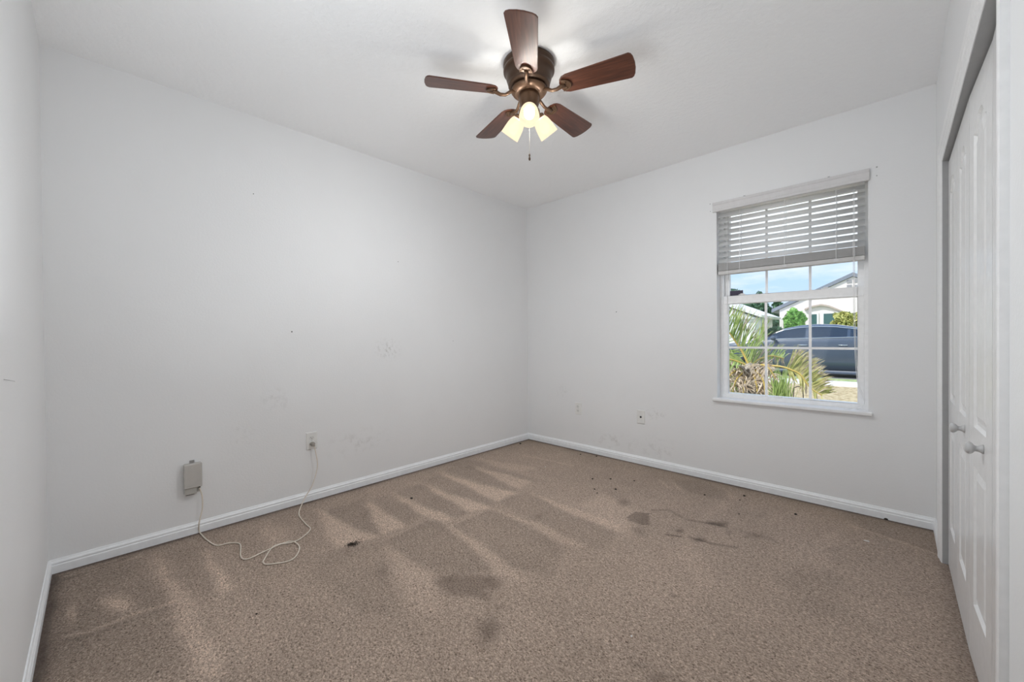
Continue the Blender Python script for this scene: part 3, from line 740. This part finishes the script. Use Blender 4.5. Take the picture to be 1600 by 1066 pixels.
# ------------------------------------------------------------------ ceiling fan
HX, HY = 1.505, -1.675
fan = empty('ceiling_fan', (HX, HY, H), 'bronze flush-mount ceiling fan with five wooden blades and three lit shades', 'ceiling fan')
T0 = Matrix.Translation((HX, HY, H))
hp = [(0, 0), (.122, 0), (.127, -.004), (.127, -.020), (.122, -.024), (.122, -.030), (.127, -.034), (.127, -.044), (.121, -.049), (.115, -.052),
      (.113, -.075), (.106, -.098), (.102, -.104), (.104, -.110), (.100, -.116), (.088, -.121), (.040, -.124), (0, -.124)]
MB().lathe(hp, 48, T0).build('motor_housing', M_bronze, fan)
MB().lathe([(0, -.124), (.070, -.124), (.088, -.128), (.090, -.136), (.083, -.146), (.060, -.152), (0, -.152)], 40, T0).build('flywheel', M_bronze2, fan)
MB().lathe([(0, -.150), (.050, -.152), (.052, -.170), (.049, -.200), (.042, -.222), (.044, -.228), (.052, -.234), (.054, -.252), (.040, -.268), (.018, -.276), (0, -.278)], 40, T0).build('switch_housing', M_bronze2, fan)
A0 = -.915; ZB = -.150
for i in range(5):
    a = A0-i*2*PI/5
    R_ = T0 @ Matrix.Rotation(a, 4, 'Z') @ Matrix.Translation((0, 0, ZB)) @ Matrix.Rotation(math.radians(-13), 4, 'X')
    # blade outline in local x (radius), y (width)
    r0, r1 = .165, .502; top = []
    def hw(t): return .050+.018*t
    out = [(r0, -.030), (r0+.012, -.044)]
    for t in (.1, .3, .5, .7, .9): out.append((r0+(r1-r0)*t, -hw(t)))
    out += [(r1-.014, -.067), (r1-.004, -.060), (r1+.003, -.045), (r1+.008, -.015), (r1+.008, .015), (r1+.003, .045), (r1-.004, .060), (r1-.014, .067)]
    for t in (.9, .7, .5, .3, .1): out.append((r0+(r1-r0)*t, hw(t)))
    out += [(r0+.012, .044), (r0, .030), (r0-.006, .012), (r0-.006, -.012)]
    n = len(out); b = MB(); th = .006
    # local-frame mesh so that the grain runs along the blade
    b.add([(x, y, 0) for x, y in out]+[(x, y, th) for x, y in out], [tuple(range(n-1, -1, -1)), tuple(range(n, 2*n))]+[(k, (k+1) % n, (k+1) % n+n, k+n) for k in range(n)])
    bo = b.build('blade', M_wood, fan, world=False, bevel=.0015)
    bo.matrix_local = Matrix.Translation((0, 0, 0)) @ (Matrix.Translation((-HX, -HY, -H)) @ R_)
    # blade iron: arm and D plate with raised rim
    ir = MB()
    ir.tube([(.070, 0, .010), (.095, 0, .000), (.120, 0, -.016), (.145, 0, -.017), (.168, 0, -.008), (.185, 0, -.004)], [.009, .0085, .008, .0085, .010, .010], 10)
    pts = [(.172+.042*math.sin(t_), .030*math.cos(t_)) for t_ in np.linspace(0, PI, 15)]
    m_ = len(pts)
    for (z0_, sc) in ((-.006, 1),):
        ir.add([(x, y, z0_) for x, y in pts]+[(x, y, 0) for x, y in pts], [tuple(range(m_-1, -1, -1)), tuple(range(m_, 2*m_))]+[(k, (k+1) % m_, (k+1) % m_+m_, k+m_) for k in range(m_)])
    ir.tube([(x, y, -.006) for x, y in pts], .0035, 6)
    for sy in (-.014, .014): ir.lathe([(.0045, -.005), (.0045, -.0085), (0, -.0095)], 10, Matrix.Translation((.190, sy, 0)))
    io = ir.build('blade_iron', M_bronze2, fan, world=False)
    io.matrix_local = Matrix.Translation((-HX, -HY, -H)) @ R_
# lamp shades
camdir = math.atan2(CAM.y-HY, CAM.x-HX)
TILT = math.radians(40)
for i in range(3):
    a = camdir+i*2*PI/3
    dv = Vector((math.cos(a)*math.sin(TILT), math.sin(a)*math.sin(TILT), -math.cos(TILT)))
    base = Vector((HX, HY, H-.243))+Vector((math.cos(a), math.sin(a), 0))*.046
    q = dv.to_track_quat('Z', 'Y').to_matrix().to_4x4(); q.translation = base
    MB().lathe([(0, -.012), (.014, -.012), (.016, 0), (.026, .004), (.030, .010), (.030, .022), (.022, .024), (0, .024)], 24, q).build('shade_fitter', M_bronze2, fan)
    sh = MB().lathe([(.027, .018), (.033, .024), (.039, .038), (.043, .056), (.0455, .078), (.0475, .100), (.0485, .112), (.0470, .1125), (.0455, .100), (.0435, .078), (.041, .056), (.037, .040), (.031, .027)], 36, q).build('lamp_shade', M_shade, fan)
    bb = MB().lathe([(.008, .020), (.012, .030), (.013, .040), (.022, .056), (.0265, .070), (.0245, .084), (.016, .094), (.006, .098), (0, .0985)], 24, q).build('bulb', M_bulb, sh)
    ld = bpy.data.lights.new('bulb_light', 'POINT'); ld.energy = LAMP_W; ld.color = (.955, .98, 1); ld.shadow_soft_size = .028
    lo = bpy.data.objects.new('bulb_light', ld); COL.objects.link(lo); lo.parent = fan
    lo.location = q @ Vector((0, 0, .074)) - Vector((HX, HY, H))
# pull chain
zc = H-.276; ze = at(825, 241, 1, HY).z
ze = 1.995
ch = MB().tube([(HX, HY, zc), (HX+.001, HY, (zc+ze)/2), (HX, HY, ze)], .0011, 6).build('pull_chain', mat('chain', (.62, .58, .50), .4, .3), fan)
fb = MB()
fb.lathe([(0, 0), (.002, -.001), (.004, -.006), (.0045, -.011), (.0025, -.016), (.0045, -.021), (.0055, -.028), (.004, -.034), (0, -.036)], 14, Matrix.Translation((HX, HY, ze)))
fb.build('pull_knob', M_bronze, ch)

# ================================================================== outside
GZ = -.10
def noisecol(c1_, c2_, sc, bmp=0, det=5.0):
    def f(t, b, tcn):
        n = N(t, 'ShaderNodeTexNoise', Scale=sc, Detail=det, Roughness=.65); t.links.new(tcn.outputs['Object'], n.inputs['Vector'])
        r = ramp(t, n.outputs[0], [(.35, c1_), (.65, c2_)]); t.links.new(r.outputs[0], b.inputs['Base Color'])
        if bmp: bump(t, b, n.outputs[0], .8, bmp)
    return f
M_dry = mat('dry_lawn', (.5, .4, .25), .95, build=noisecol((.30, .21, .09), (.72, .60, .38), 13, .03))
M_grass = mat('verge_grass', (.3, .4, .15), .95, build=noisecol((.20, .30, .09), (.55, .60, .32), 9, .03))
M_conc = mat('concrete', (.78, .75, .71), .85)
M_asph = mat('asphalt', (.22, .22, .23), .9)
M_stucco = mat('stucco', (.86, .79, .77), .9)
M_stucco2 = mat('stucco_white', (.82, .82, .83), .9)
M_fascia = mat('fascia', (.24, .26, .31), .7)
M_roof = mat('shingle', (.66, .65, .64), .9)
M_beige = mat('stucco_band', (.52, .43, .38), .9)
M_teal = mat('tinted_pane', (.05, .13, .13), .1)
def slab(name, x0, x1, y0, y1, z, m_, label, cat):
    return struct(MB().box((x0, y0, z-.3), (x1, y1, z)).build(name, m_), label, cat)
slab('lawn', -30, 30, .2, 8.55, GZ, M_dry, 'dry yellow front lawn outside the window', 'lawn')
slab('sidewalk', -30, 30, 8.55, 9.75, GZ+.02, M_conc, 'pale concrete sidewalk outside', 'sidewalk')
slab('verge', -30, 30, 9.75, 10.7, GZ, M_grass, 'strip of green grass before the car', 'grass strip')
slab('street', -40, 40, 10.7, 18.0, GZ-.02, M_asph, 'asphalt street under the car', 'street')
slab('far_lawn', -60, 60, 18.0, 90, GZ, M_grass, 'lawn across the street', 'lawn')

# house across the street, right
HYY = 25.0
pk = at(1332.5, 426, 1, HYY); ev = at(1206, 483.5, 1, HYY)
sl_ = (pk.z-ev.z)/(pk.x-ev.x)
xr = pk.x+(pk.x-ev.x); zr = ev.z
h1 = empty('gabled_house', (pk.x, HYY, GZ), 'pinkish white house with a wide gable and arched porch across the street', 'house')
wl, wr = at(1218, 500, 1, HYY).x, xr-.5
wz_ = ev.z+(wl-ev.x)*sl_-.22
hw_ = MB()
# front wall with an arched porch opening at left and a flat lintel
ax0 = at(1224, 500, 1, HYY).x; ax1 = at(1257, 500, 1, HYY).x; azs = at(1224, 500, 1, HYY).z; azt = at(1240, 485, 1, HYY).z
hw_.prism([(wl, GZ), (ax0, GZ), (ax0, azs)]+[((ax0+ax1)/2-(ax1-ax0)/2*math.cos(t), azs+(azt-azs)*math.sin(t)) for t in np.linspace(.2, PI-.2, 9)]+[(ax1, azs), (ax1, GZ), (wr, GZ), (wr, wz_), (pk.x, wz_+(pk.x-wl)*sl_), (wl, wz_)], HYY, HYY+.25)
hw_.box((wl, HYY+.25, GZ), (wl+.2, HYY+9, wz_)); hw_.box((wr-.2, HYY+.25, GZ), (wr, HYY+9, wz_)); hw_.box((wl, HYY+2.2, GZ), (wr, HYY+2.4, wz_))
hw_.build('wall', M_stucco, h1)
rf = MB()
for sgn, xa in ((1, ev.x), (-1, xr)):
    nrm_ = Vector((-sl_*sgn, 0, 1)).normalized()*.16
    a1 = Vector((xa, HYY-.10, ev.z)); b1 = Vector((pk.x, HYY-.10, pk.z)); L = Vector((0, 10, 0))
    rf.add([a1, b1, b1-Vector((0, 0, .20)), a1-Vector((0, 0, .20)), a1+L, b1+L, b1+L-Vector((0, 0, .2)), a1+L-Vector((0, 0, .2))],
           [(0, 1, 2, 3), (4, 7, 6, 5), (0, 4, 5, 1), (3, 2, 6, 7), (0, 3, 7, 4), (1, 5, 6, 2)])
rf.build('roof', M_fascia, h1)
for px, py in ((1327, 440), (1338.5, 439), (1327, 447.5), (1339, 447.5)):
    p = at(px, py, 1, HYY); MB().box((p.x-.10, HYY-.03, p.z-.08), (p.x+.10, HYY+.02, p.z+.08)).build('gable_vent', mat('vent_grey', (.35, .34, .36), .8), h1)
# eyebrow band and windows below it
eb = [at(px, py, 1, HYY-.1) for px, py in ((1257, 485), (1268, 480.5), (1283, 477.5), (1296, 480), (1317, 488), (1316, 485.5), (1296, 477.3), (1283, 475), (1268, 478), (1257, 482.5))]
MB().prism([(p.x, p.z) for p in eb], HYY-.15, HYY).build('arched_band', M_beige, h1)
for (xa, ya, xb, yb) in ((1268, 491.5, 1276.5, 508), (1287, 490.5, 1313, 512)):
    a = at(xa, ya, 1, HYY-.02); c = at(xb, yb, 1, HYY-.02)
    f_ = MB(); frame(f_, a.x-.08, c.x+.08, c.z-.08, a.z+.08, HYY-.06, HYY, .08); wn = f_.build('window', M_stucco2, h1)
    MB().box((a.x, HYY-.03, c.z), (c.x, HYY-.005, a.z)).build('pane', M_teal, wn)

# house at the left
HY2 = 20.0
e2 = at(1190, 494, 1, HY2); s2 = at(1139, 477.5, 1, HY2)
h2 = empty('white_house', (e2.x-4, HY2, GZ), 'white house with a pale roof, half hidden by the palm', 'house')
MB().box((e2.x-9, HY2+.3, GZ), (e2.x-.35, HY2+4.3, e2.z-.05)).build('wall', M_stucco2, h2)
k2 = (s2.z-e2.z)/(e2.x-s2.x)
rt = e2.x-5.0; rz = e2.z+5*k2
MB().add([(e2.x, HY2, e2.z), (rt, HY2+2.3, rz+.3), (e2.x-9.4, HY2+2.3, rz+.3), (e2.x-9.4, HY2, e2.z+.9), (e2.x, HY2+4.6, e2.z), (e2.x-9.4, HY2+4.6, e2.z),
          (rt, HY2, rz)], [(0, 6, 1), (6, 3, 2, 1), (0, 1, 4), (1, 2, 5, 4)]).build('roof', M_stucco2, h2, solid=.12)
MB().prism([(e2.x-.3, e2.z-.06), (e2.x-.3, e2.z-.10), (e2.x-9, e2.z-.10), (e2.x-9, e2.z+.8), (rt, rz-.06)], HY2+.15, HY2+.3).build('gable', M_stucco2, h2)

# foliage
def leaf_mat(n_, a, b2): return mat(n_, a, .7, build=noisecol(a, b2, 3.0))
def shrub(name, c, rad, nl, ls_, m_, label, cat, trunk=0, seed=1):
    root = empty(name, (c[0], c[1], GZ), label, cat)
    rr = np.random.RandomState(seed); b = MB(); vs_, fs = [], []
    for i in range(nl):
        d = rr.normal(size=3); d /= np.linalg.norm(d); k = 1-.35*rr.rand()**2
        k *= 1+.14*math.sin(5*d[0]+3*d[2]+seed)+.10*math.sin(9*d[2]+7*d[0])
        p = Vector((c[0]+d[0]*rad[0]*k, c[1]+d[1]*rad[1]*k, c[2]+d[2]*rad[2]*k))
        u = Vector(rr.normal(size=3)).normalized(); v = Vector(rr.normal(size=3)); v = (v-u*v.dot(u)).normalized(); s_ = ls_*(.6+.8*rr.rand())
        n0 = len(vs_); vs_ += [p-u*s_, p+v*s_*.5, p+u*s_, p-v*s_*.5]; fs.append((n0, n0+1, n0+2, n0+3))
    b.add(vs_, fs)
    me_ = b
    o_ = me_.build('foliage', m_, root)
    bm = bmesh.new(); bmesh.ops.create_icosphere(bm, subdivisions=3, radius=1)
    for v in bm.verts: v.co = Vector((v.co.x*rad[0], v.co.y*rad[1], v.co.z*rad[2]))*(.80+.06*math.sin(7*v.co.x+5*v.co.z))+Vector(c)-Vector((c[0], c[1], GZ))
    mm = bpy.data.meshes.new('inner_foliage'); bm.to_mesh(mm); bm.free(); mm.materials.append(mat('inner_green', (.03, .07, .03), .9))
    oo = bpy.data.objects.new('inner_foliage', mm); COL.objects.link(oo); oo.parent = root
    tb = MB().tube([(c[0], c[1], GZ), (c[0]+.03, c[1], c[2]-rad[2]*.5)], .05*max(1, rad[0]), 8).build('trunk', mat('bark', (.16, .11, .08), .9), root)
    return root
M_lf1 = leaf_mat('tree_leaf', (.05, .12, .07), (.13, .25, .13))
M_lf2 = leaf_mat('bright_leaf', (.14, .36, .07), (.34, .60, .16))
M_lf3 = leaf_mat('yellow_leaf', (.24, .30, .07), (.62, .58, .20))
M_lf0 = leaf_mat('hazed_leaf', (.12, .20, .17), (.26, .36, .32))  # muted, paler leaf colour with distance haze painted in
def shr(px0, py0, px1, py1, Y, *a, **k):
    p = at(px0, py0, 1, Y); q = at(px1, py1, 1, Y); r = (q.x-p.x)/2; h_ = (p.z-q.z)/2
    return shrub(a[0], ((p.x+q.x)/2, Y, (p.z+q.z)/2), (r, r*.8, h_), *a[1:], **k)
shr(1160, 472, 1204, 545, 33, 'leafy_tree', 2600, .26, M_lf1, 'dark green tree between the two houses, nearest the white house', 'tree', seed=3)
shr(1198, 476, 1230, 548, 37, 'leafy_tree', 2200, .26, M_lf1, 'dark green tree just left of the porch column', 'tree', seed=4)
shr(1130, 461, 1170, 520, 44, 'leafy_tree', 2000, .4, M_lf0, 'distant treetops above the white house roof', 'tree', seed=5)
shr(1173, 464, 1206, 530, 52, 'leafy_tree', 1800, .4, M_lf0, 'distant treetops right of the white house roof', 'tree', seed=6)
shr(1227, 484, 1259, 519, 23.3, 'round_bush', 2600, .10, M_lf2, 'round bright green bush in front of the arched porch', 'bush', seed=7)
shr(1298, 488, 1350, 530, 21.5, 'yellow_shrub', 3000, .10, M_lf3, 'yellow green shrub above the rear of the car', 'shrub', seed=8)
shr(1196, 512, 1226, 532, 22, 'low_hedge', 1200, .10, M_lf1, 'low dark hedge left of the porch, behind the car', 'hedge', seed=9)

# ------------------------------------------------------------------ car
CY = 11.05
car = empty('parked_car', (.9, CY+.9, GZ-.02), 'dark blue car parked side-on at the kerb', 'car')
M_paint = mat('car_paint', (.050, .072, .110), .30, .1, coat=.5)
M_cglass = mat('car_glass', (.022, .036, .060), .12)
M_tyre = mat('tyre', (.02, .02, .02), .8); M_rim = mat('rim', (.25, .26, .28), .3, .9)
M_chrome = mat('chrome', (.85, .87, .9), .12, 1)
G0 = GZ-.02
# stations along x: x, belt z, roof z, half width, roof half width
st_ = [(-1.52, .62, .62, .70, .60), (-1.42, .72, .74, .80, .66), (-1.1, .80, .84, .87, .70), (-.6, .88, .92, .90, .72), (-.28, .92, .97, .90, .70),
       (.02, .94, 1.13, .90, .64), (.35, .96, 1.29, .90, .62), (.75, .97, 1.375, .90, .61), (1.15, .98, 1.40, .90, .61), (1.6, .99, 1.375, .90, .61),
       (2.0, 1.0, 1.30, .90, .61), (2.4, 1.01, 1.20, .90, .62), (2.9, 1.01, 1.07, .89, .64), (3.3, .98, 1.0, .86, .64), (3.5, .70, .72, .80, .62)]
rows = []
cy_ = CY+.90
for x, bz_, rz_, hwid, rh in st_:
    lo_ = .20+G0; bz_ += 0; sec = [(0, lo_), (hwid-.12, lo_), (hwid-.02, lo_+.06), (hwid, lo_+.28), (hwid-.005, (lo_+.28+bz_)/2+.05), (hwid-.05, bz_), (hwid-.06, bz_+.01)]
    t1 = (rz_-bz_)
    sec += [((hwid-.06)*(1-.5)+rh*.5, bz_+t1*.5), (rh, rz_-t1*.12), (rh-.10, rz_), (0, rz_+.02)]
    full = [(x, cy_-y, z) for y, z in sec]+[(x, cy_+y, z) for y, z in sec[::-1][1:-1]]
    rows.append(full+[full[0]])
cb = MB().grid(rows); nrow = len(rows[0])-1
cb.add(rows[0][:-1], [tuple(range(nrow))]); cb.add(rows[-1][:-1], [tuple(range(nrow))])
body = cb.build('body', M_paint, car)
def sec_at(x):
    for s0, s1 in zip(st_[:-1], st_[1:]):
        if s0[0] <= x <= s1[0]:
            t = (x-s0[0])/(s1[0]-s0[0]); return [s0[i]*(1-t)+s1[i]*t for i in range(5)]
def side(x, v, sgn, off=.012):
    """v 0..1 from belt to roof on the side glass surface"""
    _, bz_, rz_, hwid, rh = sec_at(x); z = bz_+.02+(rz_-bz_-.02)*v*.84
    fr = (z-bz_)/(rz_-bz_+1e-6)
    if fr < .5: y = (hwid-.06)*(1-fr)+rh*fr
    else: y = ((hwid-.06)*.5+rh*.5)*(1-(fr-.5)/.38)+rh*((fr-.5)/.38)
    return Vector((x, cy_+sgn*(y+off), z))
for sgn in (-1, 1):
    for x0_, x1_, nm in ((.10, .92, 'front_side_window'), (1.00, 1.86, 'rear_side_window'), (1.93, 2.35, 'quarter_window')):
        g2 = [[side(x0_+(x1_-x0_)*i/8, v, sgn) for i in range(9)] for v in (.02, .35, .7, .97)]
        MB().grid(g2).build(nm, M_cglass, car)
    MB().tube([side(.05+2.3*i/20, 0, sgn, .02) for i in range(21)], .010, 6).build('belt_moulding', M_chrome, car)
    arc = [side(.06+2.35*i/24, 1.0, sgn, .016) for i in range(25)]
    MB().tube(arc, .010, 6).build('window_trim', M_chrome if sgn < 0 else M_dark, car)
    for xh in (.88, 1.78):
        MB().tube([(xh-.10, cy_+sgn*.915, .80), (xh, cy_+sgn*.925, .80), (xh+.10, cy_+sgn*.915, .80)], .012, 6).build('door_handle', M_chrome, car)
    mr = MB(); mr.lathe([(0, -.10), (.05, -.09), (.07, 0), (.05, .09), (0, .10)], 14, Matrix.Translation((.16, cy_+sgn*1.0, 1.0)) @ Matrix.Rotation(PI/2, 4, 'X')); mr.build('side_mirror', M_paint, car)
for xw in (-.42, 2.62):
    for sgn in (-1, 1):
        Mw = Matrix.Translation((xw, cy_+sgn*.80, G0+.33)) @ Matrix.Rotation(PI/2*(-sgn), 4, 'X')
        wh = MB().lathe([(.20, -.10), (.31, -.10), (.33, -.06), (.33, .08), (.31, .115), (.21, .12), (.20, .10)], 28, Mw).build('wheel', M_tyre, car)
        rm = MB().lathe([(.205, .115), (.19, .10), (.06, .085), (.03, .10), (0, .10)], 28, Mw).build('rim', M_rim, wh)
MB().grid([[(-.25+.60*t+.0, cy_+y*(.80-.18*t), .965+.33*t+.02-abs(y)*.02) for y in (-1, -.5, 0, .5, 1)] for t in (.05, .5, .95)]).build('windscreen', M_cglass, car)

# ------------------------------------------------------------------ palm by the window
PY = 1.75
cr = at(1172, 574, 1, PY)
palm = empty('palm_plant', (cr.x, PY, GZ), 'small palm with green and browned fronds just outside the window', 'palm')
M_frond = mat('frond_green', (.3, .4, .1), .6, build=noisecol((.22, .34, .07), (.48, .58, .22), 14))
M_frond2 = mat('frond_yellow', (.5, .5, .2), .6, build=noisecol((.30, .34, .08), (.68, .62, .28), 12))
M_dead = mat('frond_dry', (.6, .5, .38), .85, build=noisecol((.34, .24, .15), (.80, .70, .56), 25))
M_stalk = mat('frond_stalk', (.6, .45, .12), .6)
M_boot = mat('palm_boot', (.4, .33, .26), .9, build=noisecol((.10, .08, .06), (.62, .55, .46), 22, .02))
tr = MB()
zs = np.linspace(GZ, cr.z-.02, 9)
tr.lathe([(.11+.015*math.sin(i*2.3), z) for i, z in enumerate(zs)]+[(.05, cr.z+.03), (0, cr.z+.05)], 16, Matrix.Translation((cr.x, PY, 0)))
rr = random.Random(3)
for i in range(90):
    a = rr.uniform(0, 2*PI); z = rr.uniform(.1, cr.z+.02); o1 = Vector((cr.x+.10*math.cos(a), PY+.10*math.sin(a), z))
    d = Vector((math.cos(a), math.sin(a), rr.uniform(.2, 1.2)))*rr.uniform(.05, .12)
    tr.tube([o1, o1+d*.6, o1+d+Vector((0, 0, -.01))], [.016, .010, .004], 5)
tr.build('trunk', M_boot, palm)
def frond(ctrl, ml, nl, lmat, name='frond', upv=(0, 0, 1), seed=1, spread=.9, drymix=.15, r0=.011):
    rr = random.Random(seed); path = spline(ctrl, 8); n_ = len(path)
    rach = MB().tube(path, [r0*(1-.75*i/n_)+.001 for i in range(n_)], 6).build(name, M_stalk, palm)
    gb, db = MB(), MB(); up = Vector(upv).normalized()
    for i in range(nl):
        t = .12+.88*i/nl; k = min(n_-2, int(t*(n_-1))); p = path[k]+(path[k+1]-path[k])*(t*(n_-1)-k); d = (path[k+1]-path[k]).normalized()
        sd_ = d.cross(up).normalized()
        for sg in (-1, 1):
            L = ml*(math.sin(PI*min(1, .18+.82*t))**.6+.15)*rr.uniform(.8, 1.1)
            dr = (d*rr.uniform(.35, .7)+sd_*sg*spread*rr.uniform(.4, 1.0)+up*rr.uniform(.25, .9)).normalized()
            wv = dr.cross(d).normalized()*.0045+d*.002
            q1 = p+dr*L*.5+Vector((0, 0, .01)); q2 = p+dr*L+Vector((0, 0, -.05*L/ml*rr.uniform(0, 1)))
            tgt = db if rr.random() < drymix else gb
            b0 = p+dr*.001
            tgt.add([b0-wv, b0+wv, q1+wv*1.1, q1-wv*1.1, q2], [(0, 1, 2, 3), (3, 2, 4)])
            if rr.random() < .7:
                q3 = q1+(q2-q1)*.45; db.add([q3-wv*.8, q3+wv*.8, q2+dr*.02], [(0, 1, 2)])
    gb.build('leaflets', lmat, rach); 
    if db.v: db.build('dry_leaflets', M_dead, rach)
def PP(px, py, Y): return tuple(at(px, py, 1, Y))
base = PP(1171, 573, PY)
def fan_frond(ctrl, tip_of, ml, nl, lmat, seed, drymix=.1, r0=.012, wd=.0055, jit=.16, tmin=.1, both=.3, drytip=.6):
    """frond whose leaflets comb towards one side: tip_of(t) gives their direction"""
    rr = random.Random(seed); path = spline(ctrl, 8); n_ = len(path)
    rach = MB().tube(path, [r0*(1-.75*i/n_)+.001 for i in range(n_)], 6).build('frond', M_stalk, palm)
    gb, db = MB(), MB()
    for i in range(nl):
        t = tmin+(1-tmin)*i/nl; k = min(n_-2, int(t*(n_-1))); p = path[k]+(path[k+1]-path[k])*(t*(n_-1)-k); d = (path[k+1]-path[k]).normalized()
        for sg in ((1, -1) if rr.random() < both else (1,)):
            dr = (Vector(tip_of(t)).normalized()*sg+d*(.25 if sg > 0 else .9)+Vector((rr.gauss(0, jit), rr.gauss(0, jit), rr.gauss(0, jit)))).normalized()
            L = ml*(.45+.55*math.sin(PI*min(1, .15+.8*t)))*rr.uniform(.8, 1.12)*(1 if sg > 0 else .6)
            wv = dr.cross(Vector((rr.uniform(-.3, .3), 1, 0))).normalized()*wd
            q1 = p+dr*L*.55; q2 = p+dr*L+Vector((rr.gauss(0, .01), 0, -.03*rr.random()))
            b0 = p+dr*.001; tg = db if rr.random() < drymix else gb
            tg.add([b0-wv*.7, b0+wv*.7, q1+wv, q1-wv, q2], [(0, 1, 2, 3), (3, 2, 4)])
            if rr.random() < drytip:
                q3 = q1+(q2-q1)*.3; q4 = q2+dr*.025+Vector((rr.gauss(0, .012), 0, -.02)); db.add([q3-wv*.75, q3+wv*.75, q4], [(0, 1, 2)])
    if gb.v: gb.build('leaflets', lmat, rach)
    if db.v: db.build('dry_leaflets', M_dead, rach)
def dirpx(a, b, Y=PY): return tuple(at(b[0], b[1], 1, Y)-at(a[0], a[1], 1, Y))
fan_frond([base, PP(1160, 550, PY+.02), PP(1150, 535, PY), PP(1138, 518, PY-.05), PP(1122, 500, PY-.1)], lambda t: dirpx((1152, 540), (1152+26-10*t, 540-40)), .42, 70, M_frond, 2, tmin=.05)
fan_frond([base, PP(1176, 556, PY+.15), PP(1184, 536, PY+.3), PP(1196, 512, PY+.4)], lambda t: dirpx((1180, 540), (1196-6*t, 500)), .30, 44, M_frond, 3, both=.8, drytip=.3)
fan_frond([base, PP(1192, 571, PY-.02), PP(1220, 573, PY-.04), PP(1236, 578, PY-.05), PP(1251, 586, PY-.06), PP(1266, 606, PY-.07), PP(1284, 618, PY-.08)], lambda t: dirpx((1240, 585), (1232+34*t, 560)), .26, 120, M_frond2, 4, tmin=.42, both=.25, drymix=.12, wd=.006)
fan_frond([base, PP(1155, 566, PY-.05), PP(1138, 562, PY-.1), PP(1120, 570, PY-.15)], lambda t: dirpx((1150, 565), (1135, 548)), .20, 36, M_frond, 5, both=1, drymix=.3)
fan_frond([base, PP(1184, 562, PY+.2), PP(1205, 556, PY+.5), PP(1225, 560, PY+.8)], lambda t: dirpx((1190, 560), (1200, 540)), .20, 36, M_frond, 6, both=1)
for k_, (e1, e2, e3, ln) in enumerate([((1158, 585), (1148, 600), (1142, 640), .16), ((1184, 582), (1194, 600), (1197, 640), .16), ((1166, 590), (1162, 610), (1160, 650), .13),
        ((1152, 578), (1138, 590), (1130, 615), .16), ((1178, 588), (1183, 608), (1184, 650), .12), ((1186, 570), (1200, 574), (1212, 592), .12)]):
    fan_frond([base, PP(*e1, PY-.10), PP(*e2, PY-.17), PP(*e3, PY-.18)], lambda t, k_=k_: dirpx((1170, 580), (1170+(-1)**k_*14, 588)), ln, 34, M_dead, 20+k_, both=1, drymix=1, jit=.5, wd=.006)
# a wire hoop and low plants near the window
a = PP(1240, 640, 1.9); hoop = [PP(1241, 640, 1.9), PP(1240, 616, 1.9), PP(1244, 605, 1.9), PP(1251, 606, 1.9), PP(1255, 618, 1.9), PP(1256, 640, 1.9)]
hoop[0] = (hoop[0][0], hoop[0][1], GZ); hoop[-1] = (hoop[-1][0], hoop[-1][1], GZ)
tag(MB().tube(spline(hoop), .004, 6).build('garden_hoop', M_dark, loc=(a[0], a[1], GZ)), 'thin dark wire hoop standing in the dry lawn below the palm frond', 'wire hoop')
def tuft(px0, px1, py_top, Y, label, seed, m_):
    rr = random.Random(seed); b = MB(); p0 = at(px0, py_top, 1, Y); p1 = at(px1, py_top, 1, Y); cx = (p0.x+p1.x)/2; top = p0.z
    for i in range(260):
        x = rr.gauss(cx, (p1.x-p0.x)*.2); y = Y+rr.gauss(0, .12); hgt = (top-GZ)*rr.uniform(.5, 1.0); ln = Vector((rr.uniform(-.12, .12), rr.uniform(-.1, .1), 0))
        wv = Vector((rr.uniform(-1, 1), rr.uniform(-1, 1), 0)).normalized()*.006; b0 = Vector((x, y, GZ)); m1 = b0+ln*.3+Vector((0, 0, hgt*.6)); t1 = b0+ln+Vector((0, 0, hgt))
        b.add([b0-wv, b0+wv, m1+wv, m1-wv, t1], [(0, 1, 2, 3), (3, 2, 4)])
    o_ = b.build('grassy_plant', m_, loc=(cx, Y, GZ)); tag(o_, label, 'plant')
tuft(1200, 1235, 562, 3.0, 'clump of thin green blades behind the palm frond', 11, M_frond)
tuft(1128, 1150, 548, 2.7, 'clump of green blades left of the palm trunk', 12, M_frond)
